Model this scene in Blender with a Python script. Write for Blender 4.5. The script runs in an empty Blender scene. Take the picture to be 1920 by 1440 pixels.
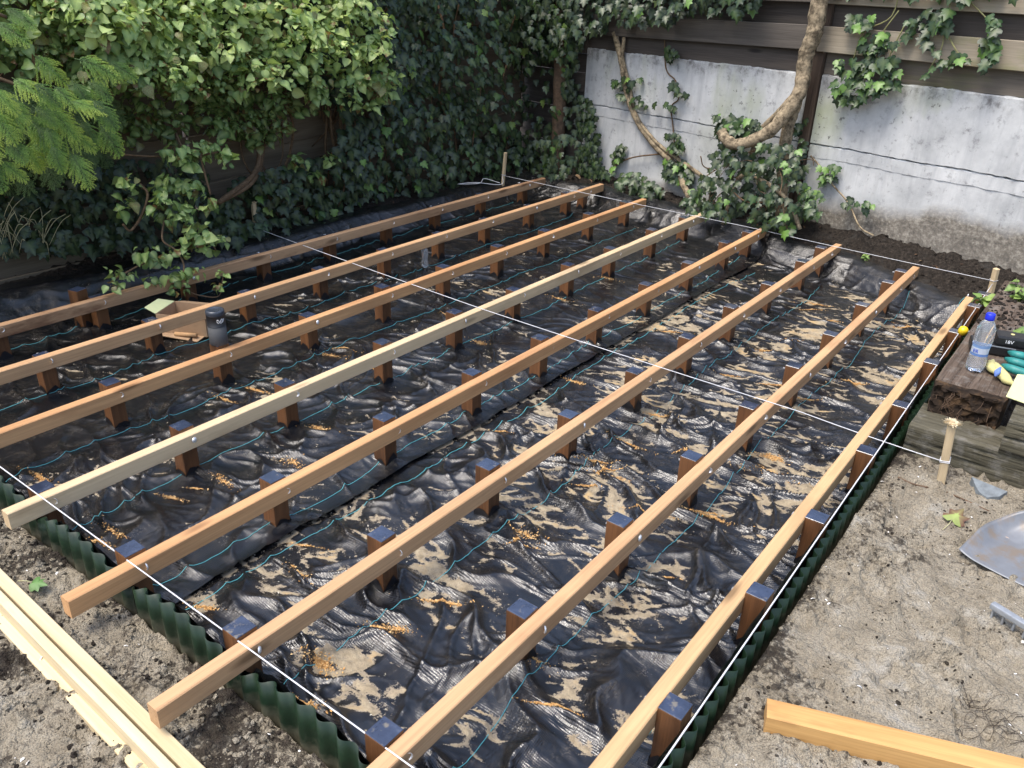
import bpy, bmesh, math, random
import numpy as np
from mathutils import Vector, Matrix
rnd = random.Random(11)
nrs = np.random.RandomState(5)
R = math.radians
scene = bpy.context.scene
COL = scene.collection

# ------------------------------------------------------------------ camera
F_PX, YAW, PITCH, ROLL = 1550.534, 0.633044, 0.459048, 0.034770
CAM = np.array([0.884405, -0.870482, 1.509293])
def cam_axes():
    cy, sy, cp, sp = math.cos(YAW), math.sin(YAW), math.cos(PITCH), math.sin(PITCH)
    fwd = np.array([-sy*cp, cy*cp, -sp]); right = np.array([cy, sy, 0.0]); up = np.cross(right, fwd)
    a, s = math.cos(ROLL), math.sin(ROLL)
    return a*right + s*up, -s*right + a*up, fwd
CR, CU, CF = cam_axes()
cd = bpy.data.cameras.new('camera'); co = bpy.data.objects.new('camera', cd); COL.objects.link(co)
cd.sensor_width = 36.0; cd.lens = F_PX/1920*36.0; cd.clip_start = 0.05; cd.clip_end = 500
co.matrix_world = Matrix(((CR[0], CU[0], -CF[0], CAM[0]), (CR[1], CU[1], -CF[1], CAM[1]),
                          (CR[2], CU[2], -CF[2], CAM[2]), (0, 0, 0, 1)))
scene.camera = co

# ------------------------------------------------------------------ sky, sun, exposure
SUN_EL, SUN_AZ_VEC = R(66), (-0.35, -0.94)        # where the sun stands, seen from the deck
world = bpy.data.worlds.new('World'); scene.world = world; world.use_nodes = True
wn = world.node_tree.nodes; wl = world.node_tree.links; wn.clear()
sky = wn.new('ShaderNodeTexSky'); sky.sky_type = 'NISHITA'; sky.sun_disc = False
sky.sun_elevation = SUN_EL
sky.sun_rotation = math.atan2(SUN_AZ_VEC[0], SUN_AZ_VEC[1])
sky.air_density = 1.0; sky.dust_density = 3.3; sky.ozone_density = 1.0
bg = wn.new('ShaderNodeBackground'); bg.inputs['Strength'].default_value = 0.15
wo = wn.new('ShaderNodeOutputWorld')
wl.new(sky.outputs[0], bg.inputs[0]); wl.new(bg.outputs[0], wo.inputs[0])
sl = bpy.data.lights.new('sun', 'SUN'); sl.energy = 1.4; sl.angle = R(24); sl.color = (1.0, 0.955, 0.88)
so = bpy.data.objects.new('sun', sl); COL.objects.link(so); so.location = (-1, -3, 8)
hv = math.hypot(*SUN_AZ_VEC)
sdir = Vector((SUN_AZ_VEC[0]/hv*math.cos(SUN_EL), SUN_AZ_VEC[1]/hv*math.cos(SUN_EL), math.sin(SUN_EL)))
so.rotation_euler = sdir.to_track_quat('Z', 'Y').to_euler()
vs = scene.view_settings
vs.view_transform = 'Standard'; vs.look = 'None'; vs.exposure = 1.22; vs.gamma = 1.0; vs.use_curve_mapping = False
scene.render.engine = 'CYCLES'

# ------------------------------------------------------------------ helpers: pixels to places
def ray(px): return CF*F_PX + CR*(px[0]-960) - CU*(px[1]-720)
def onz(px, z): d = ray(px); return CAM + d*(z-CAM[2])/d[2]
def onx(px, x): d = ray(px); return CAM + d*(x-CAM[0])/d[0]
def ony(px, y): d = ray(px); return CAM + d*(y-CAM[1])/d[1]
W0 = np.array([-2.55, 5.22, 0.0]); WD = np.array([math.cos(R(-12)), math.sin(R(-12)), 0.0]); WN = np.array([-WD[1], WD[0], 0.0])
def onw(px, off=0.0):                       # a point on the concrete wall's face, off metres in front of it
    d = ray(px); p0 = W0 - WN*off
    return CAM + d*((p0-CAM) @ WN)/(d @ WN)
def wall(s, z, off=0.0): return W0 + WD*s - WN*off + np.array([0, 0, z])

# ------------------------------------------------------------------ helpers: objects
def tag(o, label, cat, group=None, kind=None):
    o['label'] = label
    if cat: o['category'] = cat
    if group: o['group'] = group
    if kind: o['kind'] = kind
    return o
def empty(name, loc=(0, 0, 0), rz=0.0):
    o = bpy.data.objects.new(name, None); COL.objects.link(o); o.location = loc; o.rotation_euler = (0, 0, rz)
    o.empty_display_size = 0.05
    return o
def thing(name, label, cat, loc=(0, 0, 0), rz=0.0, group=None): return tag(empty(name, loc, rz), label, cat, group)
def link(name, me, mat=None, parent=None, loc=None, rot=None, scale=None):
    o = bpy.data.objects.new(name, me); COL.objects.link(o)
    if mat is not None and len(me.materials) == 0: me.materials.append(mat)
    if parent is not None: o.parent = parent
    if loc is not None: o.location = loc
    if rot is not None: o.rotation_euler = rot
    if scale is not None: o.scale = scale
    return o
def mesh_np(name, V, F, smooth=True, attrs=None):
    V = np.asarray(V, np.float32); F = np.asarray(F, np.int32); k = F.shape[1]
    me = bpy.data.meshes.new(name)
    me.vertices.add(len(V)); me.vertices.foreach_set('co', V.ravel())
    me.loops.add(F.size); me.loops.foreach_set('vertex_index', F.ravel())
    me.polygons.add(len(F)); me.polygons.foreach_set('loop_start', np.arange(0, F.size, k, dtype=np.int32))
    me.update(calc_edges=True)
    me.polygons.foreach_set('use_smooth', np.full(len(F), smooth))
    for n, a in (attrs or {}).items():
        at = me.attributes.new(n, 'FLOAT', 'POINT'); at.data.foreach_set('value', np.asarray(a, np.float32).ravel())
    me.validate()
    return me
def me_bm(name, bm, smooth=False):
    me = bpy.data.meshes.new(name); bm.normal_update(); bm.to_mesh(me); bm.free()
    if smooth:
        me.polygons.foreach_set('use_smooth', np.full(len(me.polygons), True))
    return me
def bm_box(bm, lo, hi, bev=0.0, seg=1):
    r = bmesh.ops.create_cube(bm, size=1.0); vs_ = r['verts']
    for v in vs_:
        v.co = Vector([(lo[i]+hi[i])/2 + v.co[i]*(hi[i]-lo[i]) for i in range(3)])
    if bev > 0:
        es = list({e for v in vs_ for e in v.link_edges})
        bmesh.ops.bevel(bm, geom=es, offset=bev, segments=seg, affect='EDGES', profile=0.6)
def box_mesh(name, lo, hi, bev=0.0, seg=1):
    bm = bmesh.new(); bm_box(bm, lo, hi, bev, seg); return me_bm(name, bm)
def lathe(name, prof, n=24, smooth=True):
    bm = bmesh.new(); rings = []
    for r_, z in prof:
        if r_ < 1e-6: rings.append([bm.verts.new((0, 0, z))])
        else: rings.append([bm.verts.new((r_*math.cos(2*math.pi*i/n), r_*math.sin(2*math.pi*i/n), z)) for i in range(n)])
    for a, b in zip(rings, rings[1:]):
        for i in range(n):
            j = (i+1) % n
            if len(a) == 1 and len(b) == 1: break
            if len(a) == 1: bm.faces.new((a[0], b[i], b[j]))
            elif len(b) == 1: bm.faces.new((a[i], a[j], b[0]))
            else: bm.faces.new((a[i], a[j], b[j], b[i]))
    bmesh.ops.recalc_face_normals(bm, faces=bm.faces[:])
    return me_bm(name, bm, smooth)
def tube_arrays(pts, rad, n=8, jitter=0.0):
    pts = [Vector(p) for p in pts]; V = []; F = []
    if not hasattr(rad, '__len__'): rad = [rad]*len(pts)
    nrm = None
    for i, p in enumerate(pts):
        t = (pts[min(i+1, len(pts)-1)] - pts[max(i-1, 0)]).normalized()
        if nrm is None: nrm = t.orthogonal().normalized()
        nrm = (nrm - t*nrm.dot(t)).normalized(); b = t.cross(nrm)
        for k in range(n):
            a = 2*math.pi*k/n; rr = rad[i]*(1+jitter*rnd.uniform(-1, 1))
            V.append(p + (nrm*math.cos(a) + b*math.sin(a))*rr)
    m = len(pts)
    for i in range(m-1):
        for k in range(n):
            k2 = (k+1) % n
            F.append((i*n+k, i*n+k2, (i+1)*n+k2, (i+1)*n+k))
    V.append(pts[0]); V.append(pts[-1])
    for k in range(n):
        k2 = (k+1) % n
        F.append((len(V)-2, k2, k, k)); F.append((len(V)-1, (m-1)*n+k, (m-1)*n+k2, (m-1)*n+k2))
    return [tuple(v) for v in V], F
def tubes_mesh(name, list_, n=6, jitter=0.0, smooth=True):
    V = []; F = []
    for pts, rad in list_:
        v, f = tube_arrays(pts, rad, n, jitter); o = len(V); V += v; F += [tuple(i+o for i in q) for q in f]
    me = bpy.data.meshes.new(name)
    me.from_pydata(V, [], [q if q[2] != q[3] else q[:3] for q in F]); me.update()
    me.polygons.foreach_set('use_smooth', np.full(len(me.polygons), smooth))
    return me
def curve_pts(ctrl, n=8):                       # Catmull-Rom through control points
    P = [np.array(c, float) for c in ctrl]; P = [2*P[0]-P[1]] + P + [2*P[-1]-P[-2]]; out = []
    for i in range(1, len(P)-2):
        for k in range(n):
            t = k/n; a, b, c, d = P[i-1], P[i], P[i+1], P[i+2]
            out.append(0.5*((2*b) + (c-a)*t + (2*a-5*b+4*c-d)*t*t + (3*b-a-3*c+d)*t**3))
    out.append(P[-2]); return out
def smooth_normals_by_angle(me, ang=40):
    me.polygons.foreach_set('use_smooth', np.full(len(me.polygons), True))
    try: me.set_sharp_from_angle(angle=R(ang))
    except Exception: pass

# ------------------------------------------------------------------ helpers: noise in numpy
_perm = nrs.permutation(512); _ang = nrs.rand(512)*2*math.pi
_gx, _gy = np.cos(_ang), np.sin(_ang)
def pnoise(x, y, seed=0):
    x = np.asarray(x, float); y = np.asarray(y, float)
    xi = np.floor(x).astype(int); yi = np.floor(y).astype(int); xf = x-xi; yf = y-yi
    u = xf**3*(xf*(xf*6-15)+10); v = yf**3*(yf*(yf*6-15)+10)
    def g(ix, iy, fx, fy):
        h = _perm[(_perm[(ix+seed*37) & 511] + iy + seed*101) & 511]
        return _gx[h]*fx + _gy[h]*fy
    a = g(xi, yi, xf, yf); b = g(xi+1, yi, xf-1, yf); c = g(xi, yi+1, xf, yf-1); d = g(xi+1, yi+1, xf-1, yf-1)
    return ((a+(b-a)*u) + ((c+(d-c)*u)-(a+(b-a)*u))*v)*1.5
def fbm(x, y, oct=4, seed=0, gain=0.5):
    s = 0; a = 1.0; f = 1.0
    for i in range(oct): s = s + a*pnoise(x*f, y*f, seed+i*7); a *= gain; f *= 2.03
    return s
def ridge(x, y, seed=0): return 1.0-np.minimum(1.0, np.abs(pnoise(x, y, seed))*1.8)
def sstep(a, b, x):
    t = np.clip((np.asarray(x, float)-a)/(b-a), 0, 1); return t*t*(3-2*t)
def grid_faces(nx, ny):
    i = np.arange(nx-1); j = np.arange(ny-1); I, J = np.meshgrid(i, j); a = (J*nx+I).ravel()
    return np.stack([a, a+1, a+1+nx, a+nx], 1)

# ------------------------------------------------------------------ materials
class M:
    def __init__(s, name):
        s.m = bpy.data.materials.new(name); s.m.use_nodes = True; s.nt = s.m.node_tree; s.n = s.nt.nodes; s.l = s.nt.links
        s.n.clear(); s.out = s.n.new('ShaderNodeOutputMaterial'); s.p = s.n.new('ShaderNodeBsdfPrincipled')
        s.l.new(s.p.outputs[0], s.out.inputs[0]); s.tc = s.n.new('ShaderNodeTexCoord')
    def set(s, **k):
        for a, v in k.items():
            i = s.p.inputs[a.replace('_', ' ')]
            if hasattr(v, 'links') or hasattr(v, 'is_linked'): s.l.new(v, i)
            else: i.default_value = (*v, 1.0) if isinstance(v, tuple) and len(v) == 3 and i.type == 'RGBA' else v
        return s
    def vec(s, src='Object', scale=(1, 1, 1), rot=(0, 0, 0), rand=False):
        mp = s.n.new('ShaderNodeMapping'); mp.inputs['Scale'].default_value = scale; mp.inputs['Rotation'].default_value = rot
        o = s.tc.outputs[src]
        if rand:
            oi = s.n.new('ShaderNodeObjectInfo'); ml = s.n.new('ShaderNodeMath'); ml.operation = 'MULTIPLY'; ml.inputs[1].default_value = 37.0
            s.l.new(oi.outputs['Random'], ml.inputs[0]); va = s.n.new('ShaderNodeVectorMath'); va.operation = 'ADD'
            s.l.new(o, va.inputs[0]); s.l.new(ml.outputs[0], va.inputs[1]); o = va.outputs[0]
        s.l.new(o, mp.inputs['Vector']); return mp.outputs[0]
    def noise(s, vec, scale=5.0, detail=4.0, rough=0.55, dist=0.0):
        t = s.n.new('ShaderNodeTexNoise'); t.inputs['Scale'].default_value = scale; t.inputs['Detail'].default_value = detail
        t.inputs['Roughness'].default_value = rough; t.inputs['Distortion'].default_value = dist
        s.l.new(vec, t.inputs['Vector']); return t.outputs[0]
    def voronoi(s, vec, scale=5.0, feat='F1', out=0):
        t = s.n.new('ShaderNodeTexVoronoi'); t.feature = feat; t.inputs['Scale'].default_value = scale
        s.l.new(vec, t.inputs['Vector']); return t.outputs[out]
    def ramp(s, fac, stops, interp='LINEAR'):
        r_ = s.n.new('ShaderNodeValToRGB'); r_.color_ramp.interpolation = interp; e = r_.color_ramp.elements
        while len(e) > 1: e.remove(e[-1])
        for k, (p, c) in enumerate(stops):
            x = e[0] if k == 0 else e.new(p)
            x.position = p
            x.color = (*c, 1) if hasattr(c, '__len__') else (c, c, c, 1)
        s.l.new(fac, r_.inputs[0]); return r_.outputs[0]
    def mix(s, fac, a, b, mode='MIX'):
        x = s.n.new('ShaderNodeMix'); x.data_type = 'RGBA'; x.blend_type = mode; x.clamp_factor = True
        for v, i in ((fac, x.inputs[0]), (a, x.inputs[6]), (b, x.inputs[7])):
            if hasattr(v, 'is_linked'): s.l.new(v, i)
            elif isinstance(v, tuple): i.default_value = (*v, 1)
            else: i.default_value = v
        return x.outputs[2]
    def math(s, op, a, b=0.0, clamp=False):
        x = s.n.new('ShaderNodeMath'); x.operation = op; x.use_clamp = clamp
        for v, i in ((a, x.inputs[0]), (b, x.inputs[1])):
            if hasattr(v, 'is_linked'): s.l.new(v, i)
            else: i.default_value = v
        return x.outputs[0]
    def attr(s, name):
        a = s.n.new('ShaderNodeAttribute'); a.attribute_name = name; return a.outputs['Fac']
    def sep(s, vec, i):
        x = s.n.new('ShaderNodeSeparateXYZ'); s.l.new(vec, x.inputs[0]); return x.outputs[i]
    def bump(s, h, strength=0.3, dist=0.002, normal=None):
        b = s.n.new('ShaderNodeBump'); b.inputs['Strength'].default_value = strength; b.inputs['Distance'].default_value = dist
        s.l.new(h, b.inputs['Height'])
        if normal is not None: s.l.new(normal, b.inputs['Normal'])
        return b.outputs[0]
    def rnd(s): return s.n.new('ShaderNodeObjectInfo').outputs['Random']

def mat_wood(name, c_lo, c_hi, along='Y', rough=0.6, grain=1.0, stain=None, stain_amt=0.0, knots=True, spec=0.3):
    m = M(name); k = {'X': 0, 'Y': 1, 'Z': 2}[along]
    def sc(l, a): v = [a]*3; v[k] = l; return tuple(v)
    v1 = m.vec(scale=sc(1.1, 26), rand=True); v2 = m.vec(scale=sc(4, 160), rand=True); v3 = m.vec(scale=sc(1.5, 5), rand=True)
    g1 = m.noise(v1, 1.0, 6, 0.62, 0.7); g2 = m.noise(v2, 1.0, 3, 0.6); g3 = m.noise(v3, 1.0, 3, 0.5)
    c = m.ramp(g1, [(0.25, c_lo), (0.5, tuple((a+b)/2 for a, b in zip(c_lo, c_hi))), (0.75, c_hi)])
    c = m.mix(m.ramp(g2, [(0.3, 0.35*grain), (0.62, 0.0)]), c, tuple(x*0.55 for x in c_lo))
    c = m.mix(m.ramp(g3, [(0.38, 0.0), (0.7, 0.35)]), c, tuple(min(1, x*1.12) for x in c_hi))
    if knots:
        vk = m.vec(scale=sc(2.2, 9), rand=True); d = m.voronoi(vk, 1.0)
        c = m.mix(m.ramp(d, [(0.06, 0.8), (0.16, 0.0)]), c, tuple(x*0.35 for x in c_lo))
    if stain:
        vs_ = m.vec(scale=sc(2.0, 7), rand=True); n = m.noise(vs_, 1.0, 5, 0.65)
        c = m.mix(m.ramp(n, [(0.52, 0.0), (0.68, stain_amt)]), c, stain)
    br = m.ramp(m.rnd(), [(0.0, 0.86), (1.0, 1.06)])
    c = m.mix(1.0, c, br, 'MULTIPLY')
    h = m.math('ADD', m.math('MULTIPLY', g1, 0.6), m.math('MULTIPLY', g2, 0.5))
    m.set(Base_Color=c, Roughness=m.ramp(g2, [(0.3, rough+0.1), (0.7, rough-0.08)]), Normal=m.bump(h, 0.35*grain, 0.0015), Specular_IOR_Level=spec)
    return m.m

def mat_plain(name, col, rough=0.5, metal=0.0, var=0.15, scale=40.0, bump=0.1, spec=0.5, dirt=None, dirt_amt=0.5, dirt_scale=12.0):
    m = M(name); v = m.vec(rand=True); n = m.noise(v, scale, 4, 0.6)
    c = m.mix(m.ramp(n, [(0.3, 0.0), (0.7, 1.0)]), tuple(x*(1-var) for x in col), tuple(min(1, x*(1+var)) for x in col))
    if dirt:
        n2 = m.noise(v, dirt_scale, 5, 0.65); f = m.ramp(n2, [(0.48, 0.0), (0.62, dirt_amt)]); c = m.mix(f, c, dirt)
    m.set(Base_Color=c, Roughness=m.ramp(n, [(0.3, max(0.02, rough-0.07)), (0.7, min(1, rough+0.07))]), Metallic=metal, Specular_IOR_Level=spec)
    if bump: m.set(Normal=m.bump(n, bump, 0.001))
    return m.m

def mat_leaf(name, stops, rough=0.4, trans=0.25, vein=0.3, spec=0.5, edge=None):
    m = M(name); t = m.attr('tint'); v = m.vec(scale=(1, 1, 1)); n = m.noise(v, 30, 3, 0.6)
    c = m.ramp(t, stops)
    c = m.mix(m.ramp(n, [(0.35, 0.3), (0.65, 0.0)]), c, tuple(x*0.6 for x in stops[0][1]))
    c = m.mix(m.math('MULTIPLY', m.attr('rib'), vein), c, tuple(min(1, x*1.7) for x in stops[-1][1]))
    if edge: c = m.mix(m.ramp(m.math('MULTIPLY', m.attr('brown'), n), [(0.42, 0.0), (0.55, 0.9)]), c, edge)
    geo = m.n.new('ShaderNodeNewGeometry')
    c2 = m.mix(geo.outputs['Backfacing'], c, m.mix(0.35, c, (0.22, 0.28, 0.14)))
    m.set(Base_Color=c2, Roughness=rough, Specular_IOR_Level=spec, Normal=m.bump(n, 0.15, 0.002))
    tr = m.n.new('ShaderNodeBsdfTranslucent'); m.l.new(m.mix(0.5, c, m.mix(1.0, c, (1.6, 1.7, 0.7), 'MULTIPLY')), tr.inputs[0])
    mx = m.n.new('ShaderNodeMixShader'); mx.inputs[0].default_value = trans
    m.l.new(m.p.outputs[0], mx.inputs[1]); m.l.new(tr.outputs[0], mx.inputs[2]); m.l.new(mx.outputs[0], m.out.inputs[0])
    return m.m

# ================================================================== GROUND
XLY = ([-3, 0.0, 0.79, 1.06, 2.2, 3.2, 4.8, 6], [-3.72, -3.70, -3.62, -3.53, -3.39, -3.37, -3.32, -3.3])
YBX = ([-5, -3.4, -2.6, -2.1, -1.675, -1.06, -0.4, 0.0, 0.275, 0.43, 2], [5.0, 5.0, 4.97, 4.86, 4.80, 4.60, 4.50, 4.24, 4.13, 4.08, 4.05])
XR, YF = 0.424, -0.032                        # inner faces of the edging
def xl(y): return np.interp(y, *XLY) + 0.03*pnoise(np.asarray(y)*3.1, 0.5, 3)
def yb(x): return np.interp(x, *YBX) + 0.03*pnoise(np.asarray(x)*3.3, 7.5, 4)
POSTS = []                                    # filled with (joist, row, x, y) before the liner is made
def ground_level(x, y):
    dl = x-xl(y); db = yb(x)-y; dr = 0.466-x; df = y+0.054
    t = -((x-W0[0])*WN[0] + (y-W0[1])*WN[1])  # distance in front of the wall
    s = (x-W0[0])*WD[0] + (y-W0[1])*WD[1]
    back = -0.055 + 0.07*np.exp(-np.maximum(t, 0)/0.16) + 0.10*np.exp(-((s-1.45)/0.35)**2-(np.maximum(t, 0)/0.22)**2) \
        + 0.06*np.exp(-((s-2.3)/0.45)**2-(np.maximum(t, 0)/0.13)**2) + 0.05*np.exp(-((s-3.0)/0.4)**2-(np.maximum(t, 0)/0.12)**2)
    back = np.where(t < 0, -0.02, back)
    left = -0.045 + 0.05*sstep(0.0, 0.5, -dl)
    right = -0.066 - 0.03*sstep(0.5, -0.2, y) + 0.02*sstep(3.3, 4.2, y)
    front = -0.110 - 0.02*sstep(-0.4, -0.9, y) - 0.016*sstep(-0.14, -0.06, y)
    D = np.stack([dl, db, dr, df]); Wt = np.exp(np.clip(-D/0.05, -60, 60)); Wt = Wt/Wt.sum(0)
    o = Wt[0]*left + Wt[1]*back + Wt[2]*right + Wt[3]*front
    pit = np.minimum(np.minimum(sstep(-0.02, 0.11, dl), sstep(-0.02, 0.11, db)), np.minimum(sstep(0.0, 0.022, dr), sstep(0.0, 0.016, df)))
    return o, pit, Wt
def ground_z(x, y, rough=True):
    o, pit, Wt = ground_level(x, y)
    z = o*(1-pit) + (-0.225)*pit
    if rough:
        a = 1-pit
        loose = Wt[3]*1.0 + Wt[1]*0.9 + Wt[0]*0.6 + Wt[2]*0.85
        n1 = fbm(x/0.22, y/0.22, 3, 21)*0.010 + Wt[1]*fbm(x/0.11, y/0.11, 2, 22)*0.016
        n2 = ridge(x/0.075+0.4*pnoise(x/0.05, y/0.05, 9), y/0.055+0.4*pnoise(x/0.06, y/0.06, 8), 31)
        n2 = (n2-0.5)*0.024*sstep(-0.25, 0.35, pnoise(x/0.16, y/0.16, 40))
        n3 = np.maximum(0, pnoise(x/0.034, y/0.034, 51))*0.030*sstep(-0.25, 0.3, pnoise(x/0.12+9, y/0.12, 41))
        n4 = fbm(x/0.020, y/0.020, 2, 61)*0.0034 + np.maximum(0, pnoise(x/0.021, y/0.021, 62)-0.05)**0.8*0.011*sstep(-0.3, 0.3, pnoise(x/0.09, y/0.09, 63))
        n5 = -0.024*np.exp(-(((x-0.72)/0.045)**2+((y-1.0)/0.04)**2)) - 0.012*np.exp(-(((x-0.78)/0.05)**2+((y-1.22)/0.05)**2))
        for (fx, fy, fa) in ((0.62, 1.35, 0.3), (0.80, 1.05, -0.5), (0.95, 0.98, 0.2), (0.60, 1.75, -0.2), (0.70, 0.45, 0.6), (0.95, 1.25, 0.9), (-0.62, -0.14, 1.2), (-1.05, -0.45, 0.2)):   # boot prints
            u_ = (x-fx)*math.cos(fa)+(y-fy)*math.sin(fa); v_ = -(x-fx)*math.sin(fa)+(y-fy)*math.cos(fa)
            d_ = (u_/0.048)**2+(v_/0.13)**2; n5 = n5 - 0.013*sstep(1.15, 0.75, d_) + 0.006*np.exp(-((d_-1.45)/0.4)**2) + 0.0025*np.sin(v_/0.0045)*sstep(1.1, 0.7, d_)
        # scrape marks left by a rake on the right-hand sand
        n6 = 0.006*np.sin((y*0.93-x*0.35)/0.017 + 3*pnoise(x/0.1, y/0.1, 71))*sstep(0.05, 0.5, pnoise(x/0.22, y/0.2, 72))*Wt[2]
        z = z + a*loose*(n1+n2+n3+n4) + a*(n5+n6)
    return z

def lines(segs):
    out = [segs[0][0]]
    for a, b, st in segs:
        n = max(1, int(round((b-a)/st))); out += list(a+(b-a)*np.arange(1, n+1)/n)
    return np.array(out)
gx = lines([(-60, -20, 10), (-20, -8, 3), (-8, -4.4, 0.3), (-4.4, -2.2, 0.028), (-2.2, 1.45, 0.0072), (1.45, 2.5, 0.05), (2.5, 8, 0.5), (8, 20, 3), (20, 60, 10)])
gy = lines([(-60, -20, 10), (-20, -6, 3), (-6, -0.9, 0.15), (-0.9, 2.35, 0.0072), (2.35, 2.4, 0.02), (2.4, 5.5, 0.02), (5.5, 8, 0.4), (8, 20, 3), (20, 60, 10)])
GX, GY = np.meshgrid(gx, gy)
GZ = ground_z(GX, GY)
_o, _p, _w = ground_level(GX, GY)
edge_right = np.exp(-np.maximum(GX-0.46, 0)/0.12)
soil = _w[0]*1.0 + _w[1]*1.0 + _w[2]*(0.05+0.40*edge_right + 0.8*sstep(2.1, 2.5, GY)) + _w[3]*(0.30+0.2*np.exp(-np.maximum(-0.06-GY, 0)/0.1))
soil = np.clip(soil + 0.38*fbm(GX/0.25, GY/0.25, 3, 81)*(1-_w[1])*(1-_w[0]), 0, 1)
def mat_ground():
    m = M('sandy_soil'); v = m.vec('Object'); sl_ = m.attr('soil')
    n1 = m.noise(v, 9, 6, 0.65); n2 = m.noise(v, 60, 4, 0.65); n3 = m.noise(v, 260, 3, 0.6); n4 = m.noise(v, 24, 5, 0.7)
    sand = m.ramp(n1, [(0.3, (0.20, 0.172, 0.126)), (0.5, (0.295, 0.26, 0.198)), (0.72, (0.375, 0.34, 0.268))])
    sand = m.mix(m.ramp(n3, [(0.38, 0.7), (0.54, 0.0)]), sand, (0.16, 0.135, 0.10))
    dark = m.ramp(n2, [(0.3, (0.010, 0.008, 0.006)), (0.55, (0.030, 0.024, 0.019)), (0.8, (0.075, 0.062, 0.05))])
    f = m.math('ADD', m.math('MULTIPLY', sl_, 1.35), m.math('ADD', m.math('MULTIPLY', m.math('SUBTRACT', n4, 0.5), 1.3), m.math('MULTIPLY', m.math('SUBTRACT', n2, 0.5), 1.5)))
    fac = m.ramp(f, [(0.45, 0.0), (0.72, 0.85), (1.0, 1.0)])
    c = m.mix(fac, sand, dark)
    grey = m.mix(m.ramp(n1, [(0.55, 0.0), (0.7, 0.55)]), c, m.mix(fac, (0.36, 0.35, 0.32), (0.05, 0.047, 0.042)))
    vo = m.voronoi(m.vec('Object'), 75); vo2 = m.voronoi(m.vec('Object'), 170)
    h = m.math('ADD', m.math('ADD', m.math('MULTIPLY', n2, 0.8), m.math('MULTIPLY', n3, 0.4)), m.math('ADD', m.math('MULTIPLY', m.math('POWER', vo, 2.0), -0.45), m.math('MULTIPLY', vo2, -0.35)))
    m.set(Base_Color=grey, Roughness=0.92, Specular_IOR_Level=0.18, Normal=m.bump(h, 1.0, 0.012))
    return m.m
MG = mat_ground()
g = link('ground', mesh_np('ground', np.stack([GX, GY, GZ], -1).reshape(-1, 3), grid_faces(len(gx), len(gy)), True, {'soil': soil}), MG)
g['kind'] = 'structure'

# ================================================================== DECK LAYOUT
# joists: (right face x at near end, at far end, y near, y far)
J = {1: (0.362, 0.368, -0.60, 4.03), 2: (0.0, 0.004, -0.55, 4.40), 3: (-0.505, -0.508, -0.265, 4.56), 4: (-1.0, -1.022, -0.208, 4.61),
     5: (-1.508, -1.508, -0.128, 4.66), 6: (-2.014, -2.03, -0.62, 4.74), 7: (-2.515, -2.530, -0.66, 4.94), 8: (-3.0, -2.992, -0.70, 4.78)}
JW, JT, JB = 0.040, 0.022, -0.036
PS = 0.060
def jx(j, y): a, b, y0, y1 = J[j]; return a+(b-a)*(y-y0)/(y1-y0)
ROWS = {1: [-0.03, 0.47, 0.965, 1.43, 1.95, 2.42, 2.92, 3.42, 3.86, 4.12],
        2: [0.006, 0.51, 1.01, 1.50, 2.0, 2.5, 2.99, 3.5, 3.99, 4.27],
        3: [0.006, 0.50, 1.0, 1.49, 2.0, 2.49, 2.99, 3.49, 4.03, 4.37],
        4: [0.006, 0.50, 1.01, 1.52, 2.01, 2.5, 3.02, 3.54, 4.06, 4.44],
        5: [0.006, 0.50, 0.96, 1.50, 1.99, 2.47, 2.99, 3.46, 3.99, 4.47],
        6: [0.006, 0.52, 1.02, 1.51, 2.01, 2.49, 2.99, 3.49, 4.03, 4.54],
        7: [0.006, 0.50, 1.0, 1.53, 2.02, 2.52, 3.01, 3.49, 4.01, 4.5, 4.74],
        8: [0.006, 0.52, 1.0, 1.5, 2.0, 2.51, 3.01, 3.5, 4.02, 4.56]}
for j in ROWS:
    for r_, y in enumerate(ROWS[j]):
        x = jx(j, y)
        px_ = x + PS/2 + 0.0008 if j == 1 else x - JW - PS/2 - 0.0008
        POSTS.append((j, r_, px_, y))
POSTS.append((9, 0, -3.135, 0.945))           # the lone post beside the first joist

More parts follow.
